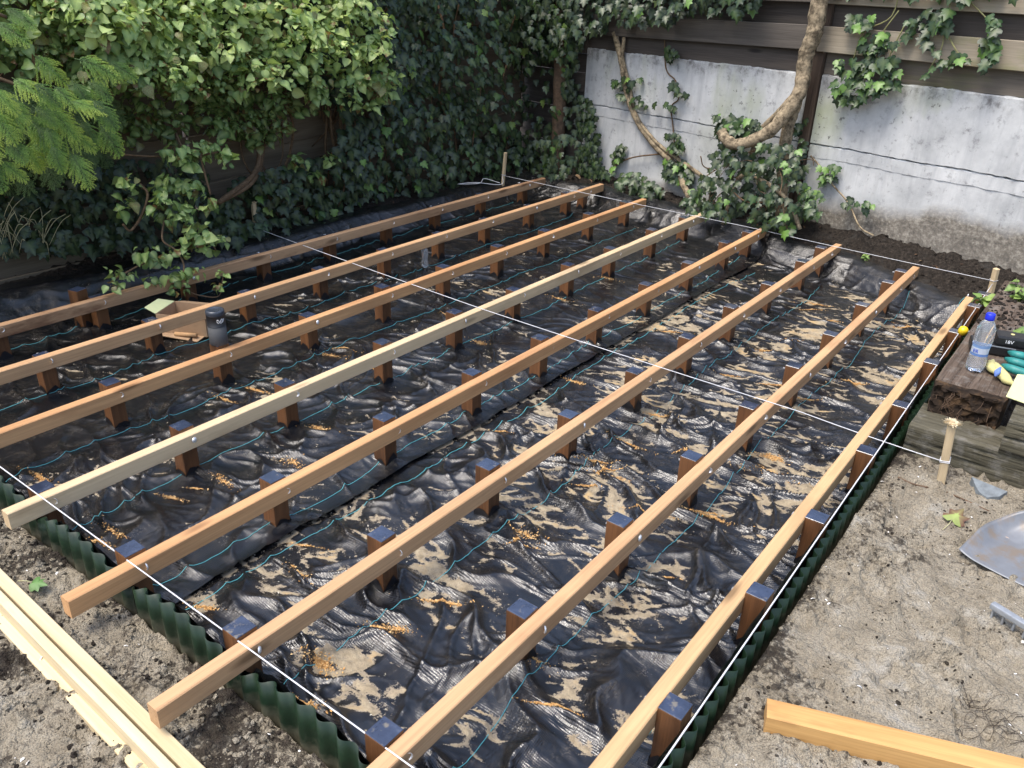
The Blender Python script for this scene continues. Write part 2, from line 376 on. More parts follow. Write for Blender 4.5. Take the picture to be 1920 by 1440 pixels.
# ================================================================== LINER (two woven sheets), SAND
def seam_x(y): return -0.990 + 0.012*pnoise(np.asarray(y)*1.7, 3.3, 90)
def bay_arch(x):                              # the edging bows up between the joists that press on it
    e_ = np.array([-3.04, -3.0, -2.555, -2.515, -2.054, -2.014, -1.548, -1.508, -1.04, -1.0, -0.545, -0.505, -0.04, 0.0, 0.33, 0.37]); x = np.asarray(x, float); a_ = np.zeros_like(x)
    for l_, r_ in zip(e_[1::2], e_[2::2]): a_ = a_ + np.where((x > l_) & (x < r_), np.sin(math.pi*np.clip((x-l_)/(r_-l_), 0, 1))**0.7, 0)
    return a_
def liner_parts(x, y):
    und = fbm(x/0.45, y/0.36, 2, 101)*0.010
    amp = 0.62 + 0.5*sstep(-1.7, -0.6, x) + 0.35*pnoise(x/0.7, y/0.7, 102)
    amp = np.clip(amp, 0.25, 1.5)*(0.3+0.7*sstep(0.0, 0.10, np.abs(x-seam_x(y))))*(1-0.40*sstep(1.2, 3.4, y))
    wx = x + 0.07*pnoise(x/0.22, y/0.22, 103); wy = y + 0.06*pnoise(x/0.2, y/0.2, 104)
    a1 = wy*0.94 + wx*0.30; b1 = wx*0.94 - wy*0.30
    r1 = ridge(b1/0.55, a1/0.150, 105)**4*0.027
    a2 = wy*0.86 - wx*0.5; b2 = wx*0.86 + wy*0.5
    r2 = ridge(b2/0.42, a2/0.115, 106)**6*0.018*sstep(-0.25, 0.35, pnoise(x/0.4, y/0.4, 107))
    r3 = ridge((wx+0.25*wy)/0.17, (wy-0.2*wx)/0.055, 108)**3*0.0036 + ridge((wx-0.5*wy)/0.07, (wy+0.4*wx)/0.024, 118)**2*0.0016
    r4 = (fbm(x/0.05, y/0.020, 2, 109))*0.0008
    a5 = wy*0.35 + wx*0.94; b5 = wx*0.35 - wy*0.94
    r5 = ridge(b5/0.5, a5/0.17, 113)**7*0.014*sstep(0.0, 0.4, pnoise(x/0.5+4, y/0.5, 114))
    return und, (r1+r2+r5)*amp + r3*np.clip(amp, 0.5, 1.1) + r4
def post_pull(x, y):
    h = np.zeros_like(x)
    for (j, r_, px_, py) in POSTS:
        m = (np.abs(x-px_) < 0.26) & (np.abs(y-py) < 0.26)
        if not m.any(): continue
        dx = x[m]-px_; dy = y[m]-py; r = np.hypot(dx, dy); th = np.arctan2(dy, dx); ph = (j*3.7+r_*1.9)
        k = 0.9+0.5*math.sin(ph*5)
        h[m] += (0.011*np.exp(-(r/0.055)**2) + 0.0075*k*np.exp(-r/0.085)*np.maximum(0, np.cos((3+(r_ % 3))*th+ph))**2*sstep(0.03, 0.06, r))
    return h
def liner_base(x, y):
    und, rg = liner_parts(x, y)
    dl = x-xl(y); db = yb(x)-y; dr = XR-x; df = y-YF
    o, pit, Wt = ground_level(x, y)
    mix_ = np.minimum(np.minimum(sstep(-0.01, 0.17, dl), sstep(-0.01, 0.17, db)), 1)
    fold = 0.30 + 0.70*mix_
    z = (-0.168 + und)*mix_ + (o+0.013)*(1-mix_) + 4*mix_*(1-mix_)*0.007*ridge(x/0.45+pnoise(x/0.2, y/0.2, 116), np.minimum(dl, db)/0.055, 115)**2
    return z, rg*fold, dl, db, dr, df
def liner_z(x, y):
    z, rg, dl, db, dr, df = liner_base(x, y)
    h = z + rg + post_pull(x, y)
    fr = 0.112 + 0.012*pnoise(x/0.12, 0.3, 120) + 0.045*bay_arch(x); rr = 0.158 + 0.03*pnoise(0.7, y/0.15, 121)
    h = h + (1-sstep(0.0, 0.0045, df))*fr
    h = np.maximum(h, -0.168 + (1-sstep(0.0, 0.004, dr))*rr)
    h = h + 0.02*np.exp(-np.maximum(dr, 0)/0.012)*sstep(0.3, 0.7, y)
    g_ = ground_z(x, y, False)
    return np.maximum(h, g_+0.007), z
def sand_amount(x, y):
    a = 0.00 + 0.58*sstep(-1.9, -0.3, x) - 0.25*sstep(-2.0, -2.8, x) - 0.18*sstep(3.2, 4.2, y)
    return a
def sand_level(X, Y, Z, base):
    p = fbm(X/0.40, Y/0.26, 3, 140); am = sand_amount(X, Y); wq = 0.5*pnoise(X/0.12, Y/0.09, 146)
    q = ridge((X+0.35*Y)/0.30+wq, (Y-0.30*X)/0.10+wq, 141); q2 = ridge((X-0.5*Y)/0.26+wq, (Y+0.4*X)/0.085, 144)
    st_ = np.maximum(q**3, 0.8*q2**4)*sstep(-0.45, 0.45, p+am-0.1)
    return base - 0.0066 + 0.0125*st_ + 0.0060*(p-0.15+0.7*am) + 0.0034*fbm(X/0.030, Y/0.020, 3, 142, 0.65)
def mat_liner():
    m = M('woven_membrane'); v = m.vec('Object')
    fine = m.noise(m.vec('Object', scale=(165, 38, 60), rot=(0, 0, 0.25)), 1.0, 3, 0.65, 0.4)
    weave = m.n.new('ShaderNodeTexWave'); weave.bands_direction = 'Y'; weave.inputs['Scale'].default_value = 55.0; weave.inputs['Distortion'].default_value = 1.5
    weave.inputs['Detail'].default_value = 2.0; m.l.new(m.vec('Object'), weave.inputs['Vector'])
    weave2 = m.n.new('ShaderNodeTexWave'); weave2.bands_direction = 'X'; weave2.inputs['Scale'].default_value = 70.0; weave2.inputs['Distortion'].default_value = 1.0
    m.l.new(m.vec('Object'), weave2.inputs['Vector'])
    big = m.noise(v, 4.5, 4, 0.6); dust = m.noise(v, 14, 6, 0.72); speck = m.noise(v, 150, 3, 0.7)
    f = m.math('MULTIPLY', m.ramp(dust, [(0.47, 0.0), (0.66, 1.0)]), m.ramp(speck, [(0.42, 0.0), (0.62, 1.0)]))
    du = m.attr('dust'); gr = m.noise(v, 220, 3, 0.7); gr2 = m.noise(v, 45, 4, 0.7)
    dd = m.math('ADD', m.math('MULTIPLY', du, 0.55), m.math('ADD', m.math('MULTIPLY', m.math('SUBTRACT', gr, 0.5), 1.1), m.math('MULTIPLY', m.math('SUBTRACT', gr2, 0.5), 0.9)))
    df = m.math('MULTIPLY', m.ramp(dd, [(0.30, 0.0), (0.46, 1.0)]), m.ramp(du, [(0.02, 0.0), (0.2, 1.0)]))
    f = m.math('MAXIMUM', m.math('MULTIPLY', f, 0.18), df)
    c = m.mix(f, (0.0060, 0.0066, 0.0082), (0.27, 0.22, 0.15))
    h = m.math('ADD', m.math('ADD', m.math('MULTIPLY', weave.outputs[0], 0.35), m.math('MULTIPLY', weave2.outputs[0], 0.2)), m.math('MULTIPLY', fine, 1.3))
    ro = m.math('ADD', m.ramp(big, [(0.35, 0.13), (0.65, 0.23)]), m.math('MULTIPLY', f, 0.6))
    m.set(Base_Color=c, Roughness=ro, Specular_IOR_Level=0.75, Normal=m.bump(h, 0.44, 0.0026))
    return m.m
ML = mat_liner()
def liner_sheet(name, side, label):
    nv = 760
    v = np.concatenate([[0, 0.0015, 0.003, 0.0045, 0.007]/np.array(4.9), np.linspace(0.012/4.9, 1, nv)])
    if side == 'left':
        u = np.linspace(0, 1, 400)
    else:
        u = np.concatenate([np.linspace(0, 0.992, 215), 1-np.array([0.006, 0.0045, 0.0032, 0.0024, 0.0016, 0.0008, 0.0])])
    U, Vv = np.meshgrid(u, v)
    y0 = YF + Vv*4.9
    rag = 0.07 + 0.05*pnoise(y0/0.35, 2.1, 130) + 0.015*pnoise(y0/0.08, 2.1, 131)
    if side == 'left': x0, x1 = xl(y0)-rag, seam_x(y0)
    else: x0, x1 = seam_x(y0)-0.06, np.full_like(y0, XR+0.0005)
    X = x0 + (x1-x0)*U
    ragb = 0.05 + 0.05*pnoise(X/0.3, 5.2, 132) + 0.012*pnoise(X/0.07, 5.2, 133)
    Y = YF-0.0005 + (yb(X)+ragb-YF)*Vv
    Z, base = liner_z(X, Y)
    if side == 'left':
        d = seam_x(Y)-X
        lip = 0.005 + 0.007*np.clip(pnoise(Y/0.5, 1.2, 134)+0.35, 0, 1)
        Z = Z + 0.004 + lip*np.exp(-np.maximum(d, 0)/0.035)*sstep(0.02, 0.3, Y)
    else:
        d = X-seam_x(Y); Z = Z - 0.005*(1-sstep(0.0, 0.02, d))
    dust = np.clip(1-(Z-sand_level(X, Y, Z, base))/0.0062, 0, 1)*sstep(0.01, 0.05, np.minimum(np.minimum(X-xl(Y)-0.16, yb(X)-Y-0.18), np.minimum(XR-X, Y-YF)))
    o = link(name, mesh_np(name, np.stack([X, Y, Z], -1).reshape(-1, 3), grid_faces(len(u), len(v)), True, {'dust': dust}), ML)
    return tag(o, label, 'membrane'), (X, Y, Z, base)
LS, LA = liner_sheet('ground_membrane', 'left', 'large black woven weed membrane sheet reaching from the ivy fence to the overlap seam')
RS, RA = liner_sheet('ground_membrane', 'right', 'sand-strewn black woven membrane sheet beside the long green edging, tucked under the seam')

def mat_sand():
    m = M('sand'); v = m.vec('Object'); n = m.noise(v, 30, 5, 0.65); n2 = m.noise(v, 300, 2, 0.6); n3 = m.noise(v, 8, 4, 0.6)
    c = m.ramp(n, [(0.3, (0.19, 0.155, 0.105)), (0.55, (0.33, 0.275, 0.19)), (0.75, (0.42, 0.36, 0.255))])
    c = m.mix(m.ramp(n2, [(0.35, 0.5), (0.5, 0.0)]), c, (0.12, 0.10, 0.075))
    c = m.mix(m.ramp(n3, [(0.53, 0.0), (0.66, 0.5)]), c, (0.50, 0.33, 0.14))
    m.set(Base_Color=c, Roughness=0.95, Specular_IOR_Level=0.15, Normal=m.bump(m.math('ADD', n, n2), 0.7, 0.003)); return m.m
MS = mat_sand()
sv = []; sf = []; off = 0
for (X, Y, Z, base) in (LA, RA):
    S = sand_level(X, Y, Z, base)
    ins = np.minimum(np.minimum(X-xl(Y)-0.16, yb(X)-Y-0.18), np.minimum(XR-X, Y-YF))
    S = np.where(ins < 0.02, Z-0.05, S)
    if Y is RA[1]: S = np.where(X < seam_x(Y)+0.012, Z-0.05, S)
    ny, nx = X.shape; Fq = grid_faces(nx, ny); ok = (S > Z).ravel()
    keep = ok[Fq].any(1); Fq = Fq[keep]; used = np.unique(Fq); mp = np.full(nx*ny, -1); mp[used] = np.arange(len(used))
    Sv = np.stack([X, Y, np.maximum(S, Z-0.02)], -1).reshape(-1, 3)[used]
    sv.append(Sv); sf.append(mp[Fq]+off); off += len(used)
so_ = link('loose_sand', mesh_np('loose_sand', np.concatenate(sv), np.concatenate(sf)), MS)
tag(so_, 'beige sand lying in streaks and patches in the folds of the membrane', 'sand', kind='stuff')

# height look-up of the liner / ground for laying small things
def liner_at(x, y):
    X = np.array([[x]], float); Y = np.array([[y]], float); z, b = liner_z(X, Y)
    s_ = sand_level(X, Y, z, b)
    return float(max(z[0, 0]+(0.004 if x < -0.99 else 0), s_[0, 0]))
def ground_at(x, y): return float(ground_z(np.array([[x]], float), np.array([[y]], float))[0, 0])

# teal threads woven into the sheets
MT = mat_plain('teal_thread', (0.10, 0.40, 0.44), 0.6, var=0.25, scale=300, bump=0)
def thread(parent, x0, ya, yb_, seed, drift=0.03):
    ys = np.arange(ya, yb_, 0.012); xs = x0 + drift*pnoise(ys/0.6, 0.4, seed) + 0.007*pnoise(ys/0.16, 0.9, seed+1)
    X = xs[None]; Y = ys[None]; Z, b = liner_z(X, Y); Z = Z[0] + (0.004 if x0 < -0.99 else 0.0)
    d = seam_x(ys)-xs
    if x0 < -0.99: Z = Z + (0.005+0.007*np.clip(pnoise(ys/0.5, 1.2, 134)+0.35, 0, 1))*np.exp(-np.maximum(d, 0)/0.035)*sstep(0.02, 0.3, ys)
    pts = np.stack([xs, ys, Z+0.0012], 1)
    link('teal_thread', tubes_mesh('teal_thread', [(pts, 0.0012)], 5), MT, parent)
for x0, sd in ((0.005, 1), (-0.485, 2), (-0.93, 3), (0.30, 8)): thread(RS, x0, 0.0, 4.2, 150+sd*3)
for x0, sd in ((-1.085, 4), (-1.56, 5), (-2.01, 6), (-2.55, 7), (-3.15, 9)): thread(LS, x0, 0.0, 4.55, 150+sd*3)

# ================================================================== POSTS, JOISTS, BOLTS
M_POST = mat_wood('post_hardwood', (0.070, 0.029, 0.011), (0.21, 0.094, 0.038), 'Z', 0.42, 1.5, (0.02, 0.008, 0.004), 0.7, False, 0.45)
def mat_cap():
    m = M('end_coating_with_sky_tint'); v = m.vec(rand=True); n = m.noise(v, 18, 5, 0.7); n2 = m.noise(v, 120, 3, 0.6)
    c = m.ramp(n, [(0.35, (0.018, 0.024, 0.045)), (0.6, (0.034, 0.045, 0.080)), (0.78, (0.12, 0.135, 0.165))])  # dark coating; its blue and paler patches carry painted sky reflection
    c = m.mix(m.ramp(m.noise(v, 34, 3, 0.6), [(0.60, 0.0), (0.70, 0.7)]), c, (0.20, 0.17, 0.12))
    m.set(Base_Color=c, Roughness=m.ramp(n, [(0.3, 0.08), (0.7, 0.24)]), Specular_IOR_Level=1.0, Normal=m.bump(m.math('ADD', n, m.math('MULTIPLY', n2, 0.4)), 0.3, 0.002))
    return m.m
M_CAP = mat_cap()
M_ZINC = mat_plain('zinc_bolt', (0.72, 0.73, 0.74), 0.30, 0.6, 0.2, 300, 0.05)
M_FLAP = mat_plain('membrane_flap', (0.008, 0.008, 0.010), 0.38, 0.0, 0.3, 80, 0.2)
post_me = box_mesh('shaft', (-PS/2, -PS/2, -0.46), (PS/2, PS/2, -0.0022), 0.0022, 2); post_me.materials.append(M_POST)
cap_me = box_mesh('cap', (-PS/2+0.0004, -PS/2+0.0004, -0.0020), (PS/2-0.0004, PS/2-0.0004, 0.0), 0.0012); cap_me.materials.append(M_CAP)
bend_me = lathe('bolt_end', [(0.0, 0.0), (0.0072, 0.0), (0.0072, 0.005), (0.004, 0.006), (0.004, 0.016), (0.0, 0.017)], 8); bend_me.materials.append(M_ZINC)
bolt_me = lathe('bolt', [(0.0108, 0.0), (0.0108, 0.0012), (0.0100, 0.003), (0.0072, 0.0055), (0.0035, 0.0064), (0.0, 0.0068)], 14); bolt_me.materials.append(M_ZINC)
def flap_mesh(seed):
    r_ = random.Random(seed); V = []; F = []; h = PS/2+0.0022
    for k in range(4):
        c, s = math.cos(k*math.pi/2), math.sin(k*math.pi/2); n = 7; top = []
        apex = r_.uniform(0.25, 0.75); hh = r_.uniform(0.018, 0.046)
        for i in range(n):
            t = i/(n-1); a = t/apex if t < apex else (1-t)/(1-apex)
            z = max(0.001, hh*a**0.8 + r_.uniform(-0.004, 0.004)); top.append((t, z))
        o = len(V)
        for t, z in top:
            lx = -h + 2*h*t
            for zz, oo in ((-0.05, 0.004), (z, 0.0)):
                x, y = h+oo, lx; V.append((x*c-y*s, x*s+y*c, zz))
        for i in range(n-1): F.append((o+2*i, o+2*i+2, o+2*i+3, o+2*i+1))
    me = bpy.data.meshes.new('membrane_flap'); me.from_pydata(V, [], F); me.update(); me.materials.append(M_FLAP); return me
flaps = [flap_mesh(i) for i in range(5)]
ORD = {8: 'first', 7: 'second', 6: 'third', 5: 'fourth', 4: 'fifth', 3: 'sixth', 2: 'seventh', 1: 'eighth'}
NTH = ['first', 'second', 'third', 'fourth', 'fifth', 'sixth', 'seventh', 'eighth', 'ninth', 'tenth', 'eleventh']
for (j, r_, px_, py) in POSTS:
    if j == 9:
        lab = 'short brown post standing free behind the first joist from the ivy fence'; top = 0.052; grp = None
    else:
        n = len(ROWS[j]); k = n-1-r_
        lab = 'brown post on the %s joist from the ivy fence, %s from the concrete wall' % (ORD[j], NTH[k]); grp = 'posts carrying the deck joists'
        top = {1: 0.036, 8: 0.010, 7: 0.016}.get(j, 0.029) + rnd.uniform(-0.009, 0.008)
    t = thing('deck_post', lab, 'post', (px_, py, top), rnd.uniform(-0.012, 0.012) if j != 9 else 0.25, grp)
    link('shaft', post_me, None, t); link('cap', cap_me, None, t)
    if j not in (1, 9): link('bolt_end', bend_me, None, t, (-PS/2, 0, -top), (0, -math.pi/2, 0))
    zl = liner_at(px_+0.05, py-0.05)
    link('cut_flap', rnd.choice(flaps), None, LS if px_ < -0.99 else RS, (px_, py, min(zl, -0.142)+0.005), (0, 0, rnd.choice([0, 1, 2, 3])*math.pi/2))

WOODS = {
 'tan': mat_wood('joist_tan', (0.40, 0.226, 0.112), (0.61, 0.382, 0.205), 'Y', 0.55, 1.2, (0.27, 0.145, 0.07), 0.45),
 'orange': mat_wood('joist_orange', (0.40, 0.205, 0.090), (0.61, 0.355, 0.172), 'Y', 0.52, 1.2, (0.28, 0.135, 0.06), 0.45),
 'pale': mat_wood('joist_pale', (0.55, 0.395, 0.225), (0.72, 0.55, 0.345), 'Y', 0.6, 0.7, (0.20, 0.13, 0.07), 0.35),
 'stained': mat_wood('joist_stained', (0.35, 0.20, 0.105), (0.55, 0.35, 0.20), 'Y', 0.5, 1.2, (0.12, 0.05, 0.025), 0.95),
 'sawn': mat_wood('joist_light', (0.45, 0.28, 0.135), (0.63, 0.42, 0.22), 'Y', 0.6, 1.1, (0.33, 0.19, 0.09), 0.4)}
def joist_mesh(L, w, zb, zt, bow, seed, bev=0.0028):
    sec = [(-w+bev, zb), (-bev, zb), (0, zb+bev), (0, zt-bev), (-bev, zt), (-w+bev, zt), (-w, zt-bev), (-w, zb+bev)]
    n = 24; V = []; F = []; rr = np.random.RandomState(seed); a, b = rr.uniform(-1, 1, 2)
    for i in range(n+1):
        t = i/n; dx = bow*(a*math.sin(math.pi*t)+0.4*b*math.sin(2*math.pi*t)); dz = 0.0
        for x, z in sec: V.append((x+dx, t*L, z+dz))
    for i in range(n):
        for k in range(8):
            k2 = (k+1) % 8; F.append((i*8+k, (i+1)*8+k, (i+1)*8+k2, i*8+k2))
    F.append(tuple(range(8))); F.append(tuple(n*8+k for k in range(7, -1, -1)))
    me = bpy.data.meshes.new('beam'); me.from_pydata(V, [], F); me.update()
    bm = bmesh.new(); bm.from_mesh(me); bmesh.ops.recalc_face_normals(bm, faces=bm.faces[:]); bm.to_mesh(me); bm.free()
    smooth_normals_by_angle(me, 28); return me
JL = {8: ('stained', 'orange-brown joist with dark wet stains running past the ivy fence, first of eight'),
      7: ('tan', 'brown timber joist passing the cardboard box, second from the ivy fence'),
      6: ('orange', 'reddish orange timber joist beside the dark speaker, third from the ivy fence'),
      5: ('pale', 'pale yellowish timber joist, the only light one, fourth from the ivy fence'),
      4: ('orange', 'orange-tan timber joist, fifth from the ivy fence, running along the membrane seam'),
      3: ('tan', 'light brown timber joist ending over the pale battens, sixth from the ivy fence'),
      2: ('tan', 'light brown timber joist, seventh from the ivy fence, next to the edge joist'),
      1: ('sawn', 'thin light edge joist with all posts on its outer side, along the long green edging')}
for j, (mt, lab) in JL.items():
    xa, xb, y0, y1 = J[j]; L = y1-y0
    t = thing('deck_joist', lab, 'joist', (xa, y0, 0), math.atan2(-(xb-xa), L), 'parallel deck joists')
    link('beam', joist_mesh(L, JW, JB, JT, 0.004, j*13), WOODS[mt], t)
    for y in ROWS[j]:
        if y < y0+0.05: continue
        if j == 1: link('bolt', bolt_me, None, t, (-JW, y-y0, 0.0), (0, -math.pi/2, 0))
        else: link('bolt', bolt_me, None, t, (0.0005, y-y0, rnd.uniform(-0.003, 0.003)), (0, math.pi/2, rnd.uniform(0, 3)))

# ================================================================== STRINGS AND STAKES
M_STR = mat_plain('white_string', (0.62, 0.62, 0.64), 0.7, var=0.2, scale=500, bump=0)
M_STAKE = mat_wood('stake_softwood', (0.42, 0.31, 0.17), (0.62, 0.49, 0.31), 'Z', 0.8, 1.0, (0.2, 0.15, 0.09), 0.4, False)
M_BATT = mat_wood('batten_softwood', (0.60, 0.48, 0.27), (0.78, 0.67, 0.44), 'X', 0.75, 0.6, (0.5, 0.36, 0.18), 0.5)
def string(label, pts, r_=0.0017):
    P = []
    for a, b in zip(pts, pts[1:]):
        a = np.array(a, float); b = np.array(b, float); n = max(2, int(np.linalg.norm(b-a)/0.12))
        for i in range(n):
            t = i/n; P.append(a+(b-a)*t + np.array([0, 0, -0.0035*math.sin(math.pi*t)]))
    P.append(np.array(pts[-1], float))
    tag(link('guide_string', tubes_mesh('guide_string', [(P, r_)], 6), M_STR), label, 'string', 'white guide strings')
ZS = JT+0.0035
a = onz((0, 875), ZS); b = onz((775, 1440), ZS); d = (b-a)/np.linalg.norm(b-a)
string('white guide string stretched over the joist ends above the short green edging', [a-d*1.2, a, b, b+d*0.55], 0.0019)
tBr = np.array([0.627, 2.063, 0.020])
string('white guide string crossing the middle of all the joists to the frayed wooden stake', [(-3.515, 2.292, 0.012), onz((900, 578), ZS), onz((1500, 772), ZS), tBr])
string('white guide string stretched over the far joist ends in front of the concrete wall', [(-3.28, 4.578, 0.03), onz((1400, 425), ZS+0.003), (0.400, 4.350, 0.045)], 0.0016)
d0 = np.array([0.404, 4.342, 0.028]); d1 = onz((1235, 1440), 0.050)
string('white guide string running along the edge joist above the long green edging', [d0, d0*0.5+d1*0.5+np.array([0.002, 0, 0.004]), d1, d1+(d1-d0)*0.25], 0.0021)
def stake(label, base, top, w, fray=0, wraps=None):
    base = np.array(base, float); top = np.array(top, float); ax = Vector(top-base); L = ax.length
    t = thing('wooden_stake', label, 'stake', tuple(base)); q = ax.to_track_quat('Z', 'Y')
    bm = bmesh.new(); bm_box(bm, (-w/2, -w/2*0.8, -0.12), (w/2, w/2*0.8, L), 0.0025)
    for v in bm.verts: v.co = q @ (v.co + Vector((rnd.uniform(-1, 1)*0.001, rnd.uniform(-1, 1)*0.001, 0)))
    link('shaft', me_bm('shaft', bm), M_STAKE, t)
    if fray:
        V = []; F = []
        for i in range(fray):
            an = rnd.uniform(0, 6.283); e = rnd.random()**0.6; l = rnd.uniform(0.006, 0.016)*(0.6+e)
            p = Vector((math.cos(an)*w*0.5*e, math.sin(an)*w*0.42*e, L-0.006)); dr_ = Vector((math.cos(an)*e*1.3, math.sin(an)*e*1.3, rnd.uniform(0.2, 1.6)*(1.15-e*0.7))).normalized()
            sd = dr_.orthogonal().normalized()*rnd.uniform(0.0012, 0.003); up = dr_.cross(sd)
            o = len(V); m_ = p+dr_*l*0.6+Vector((0, 0, -0.003*e))
            for c in (p-sd, p+sd, m_+sd*0.9, m_-sd*0.9, p+dr_*l+sd*0.5+Vector((0, 0, -0.004*e)), p+dr_*l-sd*0.5+Vector((0, 0, -0.004*e)), p+up*0.6, m_+up*0.6): V.append(tuple(q @ c))
            F += [(o, o+1, o+2, o+3), (o+3, o+2, o+4, o+5), (o+1, o+6, o+7, o+2), (o+6, o, o+3, o+7)]
        me = bpy.data.meshes.new('frayed_head'); me.from_pydata(V, [], F); me.update()
        f = link('frayed_head', me, mat_plain('frayed_wood', (0.72, 0.62, 0.44), 0.9, var=0.2, scale=200), t); f['kind'] = 'stuff'
    if wraps:
        for z in wraps:
            r0 = w*0.5+0.001
            pts = [q @ Vector((sx*r0, sy*r0*0.82, z+0.002*k)) for k, (sx, sy) in enumerate(((-1, -1), (1, -1), (1, 1), (-1, 1), (-1, -1)))]
            link('string_knot', tubes_mesh('string_knot', [(pts, 0.0022)], 5), M_STR, t)
    return t
stake('pale wooden stake with a frayed hammered head in front of the weathered sleepers', (0.640, 2.076, -0.075), (0.619, 2.074, 0.172), 0.034, 320, [0.092, 0.097])
stake('small pale wooden stake at the string corner in front of the dirty concrete wall', (0.409, 4.362, -0.10), (0.401, 4.352, 0.116), 0.030, 0, [0.145])
stake('pale wooden stake with a split head standing under the big leafy bush', (-3.523, 2.303, -0.05), (-3.517, 2.303, 0.176), 0.028, 30, [0.06])
stake('slim pale wooden stake holding a loop of string among the ivy at the corner', (-3.289, 4.59, -0.05), (-3.269, 4.59, 0.215), 0.026, 0, [0.08])
lp = curve_pts([(-3.28, 4.57, 0.03), (-3.20, 4.45, -0.01), (-3.33, 4.28, 0.012), (-3.42, 4.20, 0.0), (-3.36, 4.12, 0.02), (-3.24, 4.22, 0.03), (-3.30, 4.36, 0.035), (-3.16, 4.38, 0.02)], 8)
tag(link('string_coil', tubes_mesh('string_coil', [(lp, 0.0022)], 6), M_STR), 'loose loop of white string lying on soil under the slim corner stake', 'string')

# ================================================================== GREEN CORRUGATED EDGING
def mat_edging():
    m = M('green_plastic'); v = m.vec('Object'); n = m.noise(v, 25, 5, 0.65); z = m.sep(v, 2)
    c = m.ramp(n, [(0.3, (0.0055, 0.016, 0.0075)), (0.7, (0.010, 0.028, 0.013))])
    dz = m.math('ADD', m.math('MULTIPLY', z, -5.0), m.math('MULTIPLY', n, 0.6))
    c = m.mix(m.ramp(dz, [(0.72, 0.0), (0.98, 0.6)]), c, (0.16, 0.14, 0.10))
    m.set(Base_Color=c, Roughness=0.42, Specular_IOR_Level=0.4, Normal=m.bump(n, 0.1, 0.001)); return m.m
M_EDGE = mat_edging()
def edging(label, axis, a0, a1, mid, amp, zb, zt, seed, pitch=0.0585, th=0.0016, lean=0.0, arch=0.0):
    n = int((a1-a0)/0.0045); A = np.linspace(a0, a1, n); ph = A/pitch*2*math.pi + 0.8*pnoise(A/0.4, 0.2, seed)
    w = amp*np.sin(ph)*(1+0.25*pnoise(A/0.2, 1.2, seed+1)); w = np.sign(w)*np.abs(w/amp)**0.8*amp
    top = zt + 0.004*pnoise(A/0.25, 2.2, seed+2) + 0.003*pnoise(A/0.06, 2.2, seed+3)
    if arch: top = top + arch*bay_arch(A)
    V = []; lev = [0.0, 0.35, 0.7, 1.0]
    for sgn in (1, -1):
        for f in lev:
            zz = zb+(top-zb)*f; off_ = mid + w + sgn*th/2 + lean*f*pnoise(A/0.3, 4.2, seed+4)
            V.append(np.stack([A, off_, zz] if axis == 'x' else [off_, A, zz], -1))
    V = np.concatenate(V); k = len(lev); F = []
    idx = lambda r_, i: r_*n+i
    i = np.arange(n-1)
    for r_ in range(k-1): F.append(np.stack([idx(r_, i), idx(r_, i+1), idx(r_+1, i+1), idx(r_+1, i)], 1))
    for r_ in range(k, 2*k-1): F.append(np.stack([idx(r_, i+1), idx(r_, i), idx(r_+1, i), idx(r_+1, i+1)], 1))
    F.append(np.stack([idx(k-1, i), idx(k-1, i+1), idx(2*k-1, i+1), idx(2*k-1, i)], 1))
    o = link('lawn_edging', mesh_np('lawn_edging', V, np.concatenate(F)), M_EDGE)
    return tag(o, label, 'edging', 'green corrugated edging strips')
edging('short strip of dark green corrugated edging under the pale joist end', 'x', -2.7, -0.985, -0.0450, 0.0085, -0.26, -0.040, 201, 0.068, arch=0.052)
edging('dark green corrugated edging beside the pale battens, facing the sandy strip', 'x', -0.99, 0.43, -0.0455, 0.0090, -0.26, -0.041, 211, 0.068, arch=0.056)
edging('long dark green corrugated edging between the edge joist posts and the sandy ground', 'y', -0.055, 4.03, 0.4380, 0.0095, -0.24, -0.022, 221, lean=0.004)

# ================================================================== LOOSE TIMBER
def batten(label, p0, p1, w, zb, zt, mat, bow=0.002, seed=1, name='timber_batten', cat='batten'):
    p0 = np.array(p0, float); p1 = np.array(p1, float); d = p1-p0; L = float(np.hypot(*d))
    me = joist_mesh(L, w, 0.0, zt-zb, bow, seed, 0.002)
    o = link(name, me, mat, None, (p0[0], p0[1], zb), (0, 0, math.atan2(-d[0], d[1])))
    return tag(o, label, cat)
M_BATY = mat_wood('batten_softwood_y', (0.50, 0.39, 0.22), (0.66, 0.56, 0.37), 'Y', 0.75, 0.6, (0.5, 0.36, 0.18), 0.5)
batten('pale planed batten lying under the joist ends, closer to the green edging', (-2.6, -0.213), (0.35, -0.308), 0.034, -0.108, -0.062, M_BATY, 0.003, 3)
batten('pale planed batten with clean square edges lying between another batten and a half-buried plank', (-2.6, -0.244), (0.30, -0.340), 0.024, -0.104, -0.048, M_BATY, 0.003, 4)
batten('flat pale plank half buried in sand beside the two planed battens', (-2.6, -0.272), (0.30, -0.370), 0.032, -0.125, -0.098, M_BATY, 0.003, 5, 'timber_plank', 'plank')
M_LOOSE = mat_wood('loose_beam', (0.38, 0.19, 0.06), (0.64, 0.39, 0.15), 'Y', 0.5, 1.0, (0.24, 0.12, 0.045), 0.75)
batten('loose orange-yellow timber beam lying on the sand beside the long green edging', (0.562, 0.612), (1.72, 1.046), 0.060, -0.075, -0.013, M_LOOSE, 0.002, 7, 'timber_beam', 'beam')

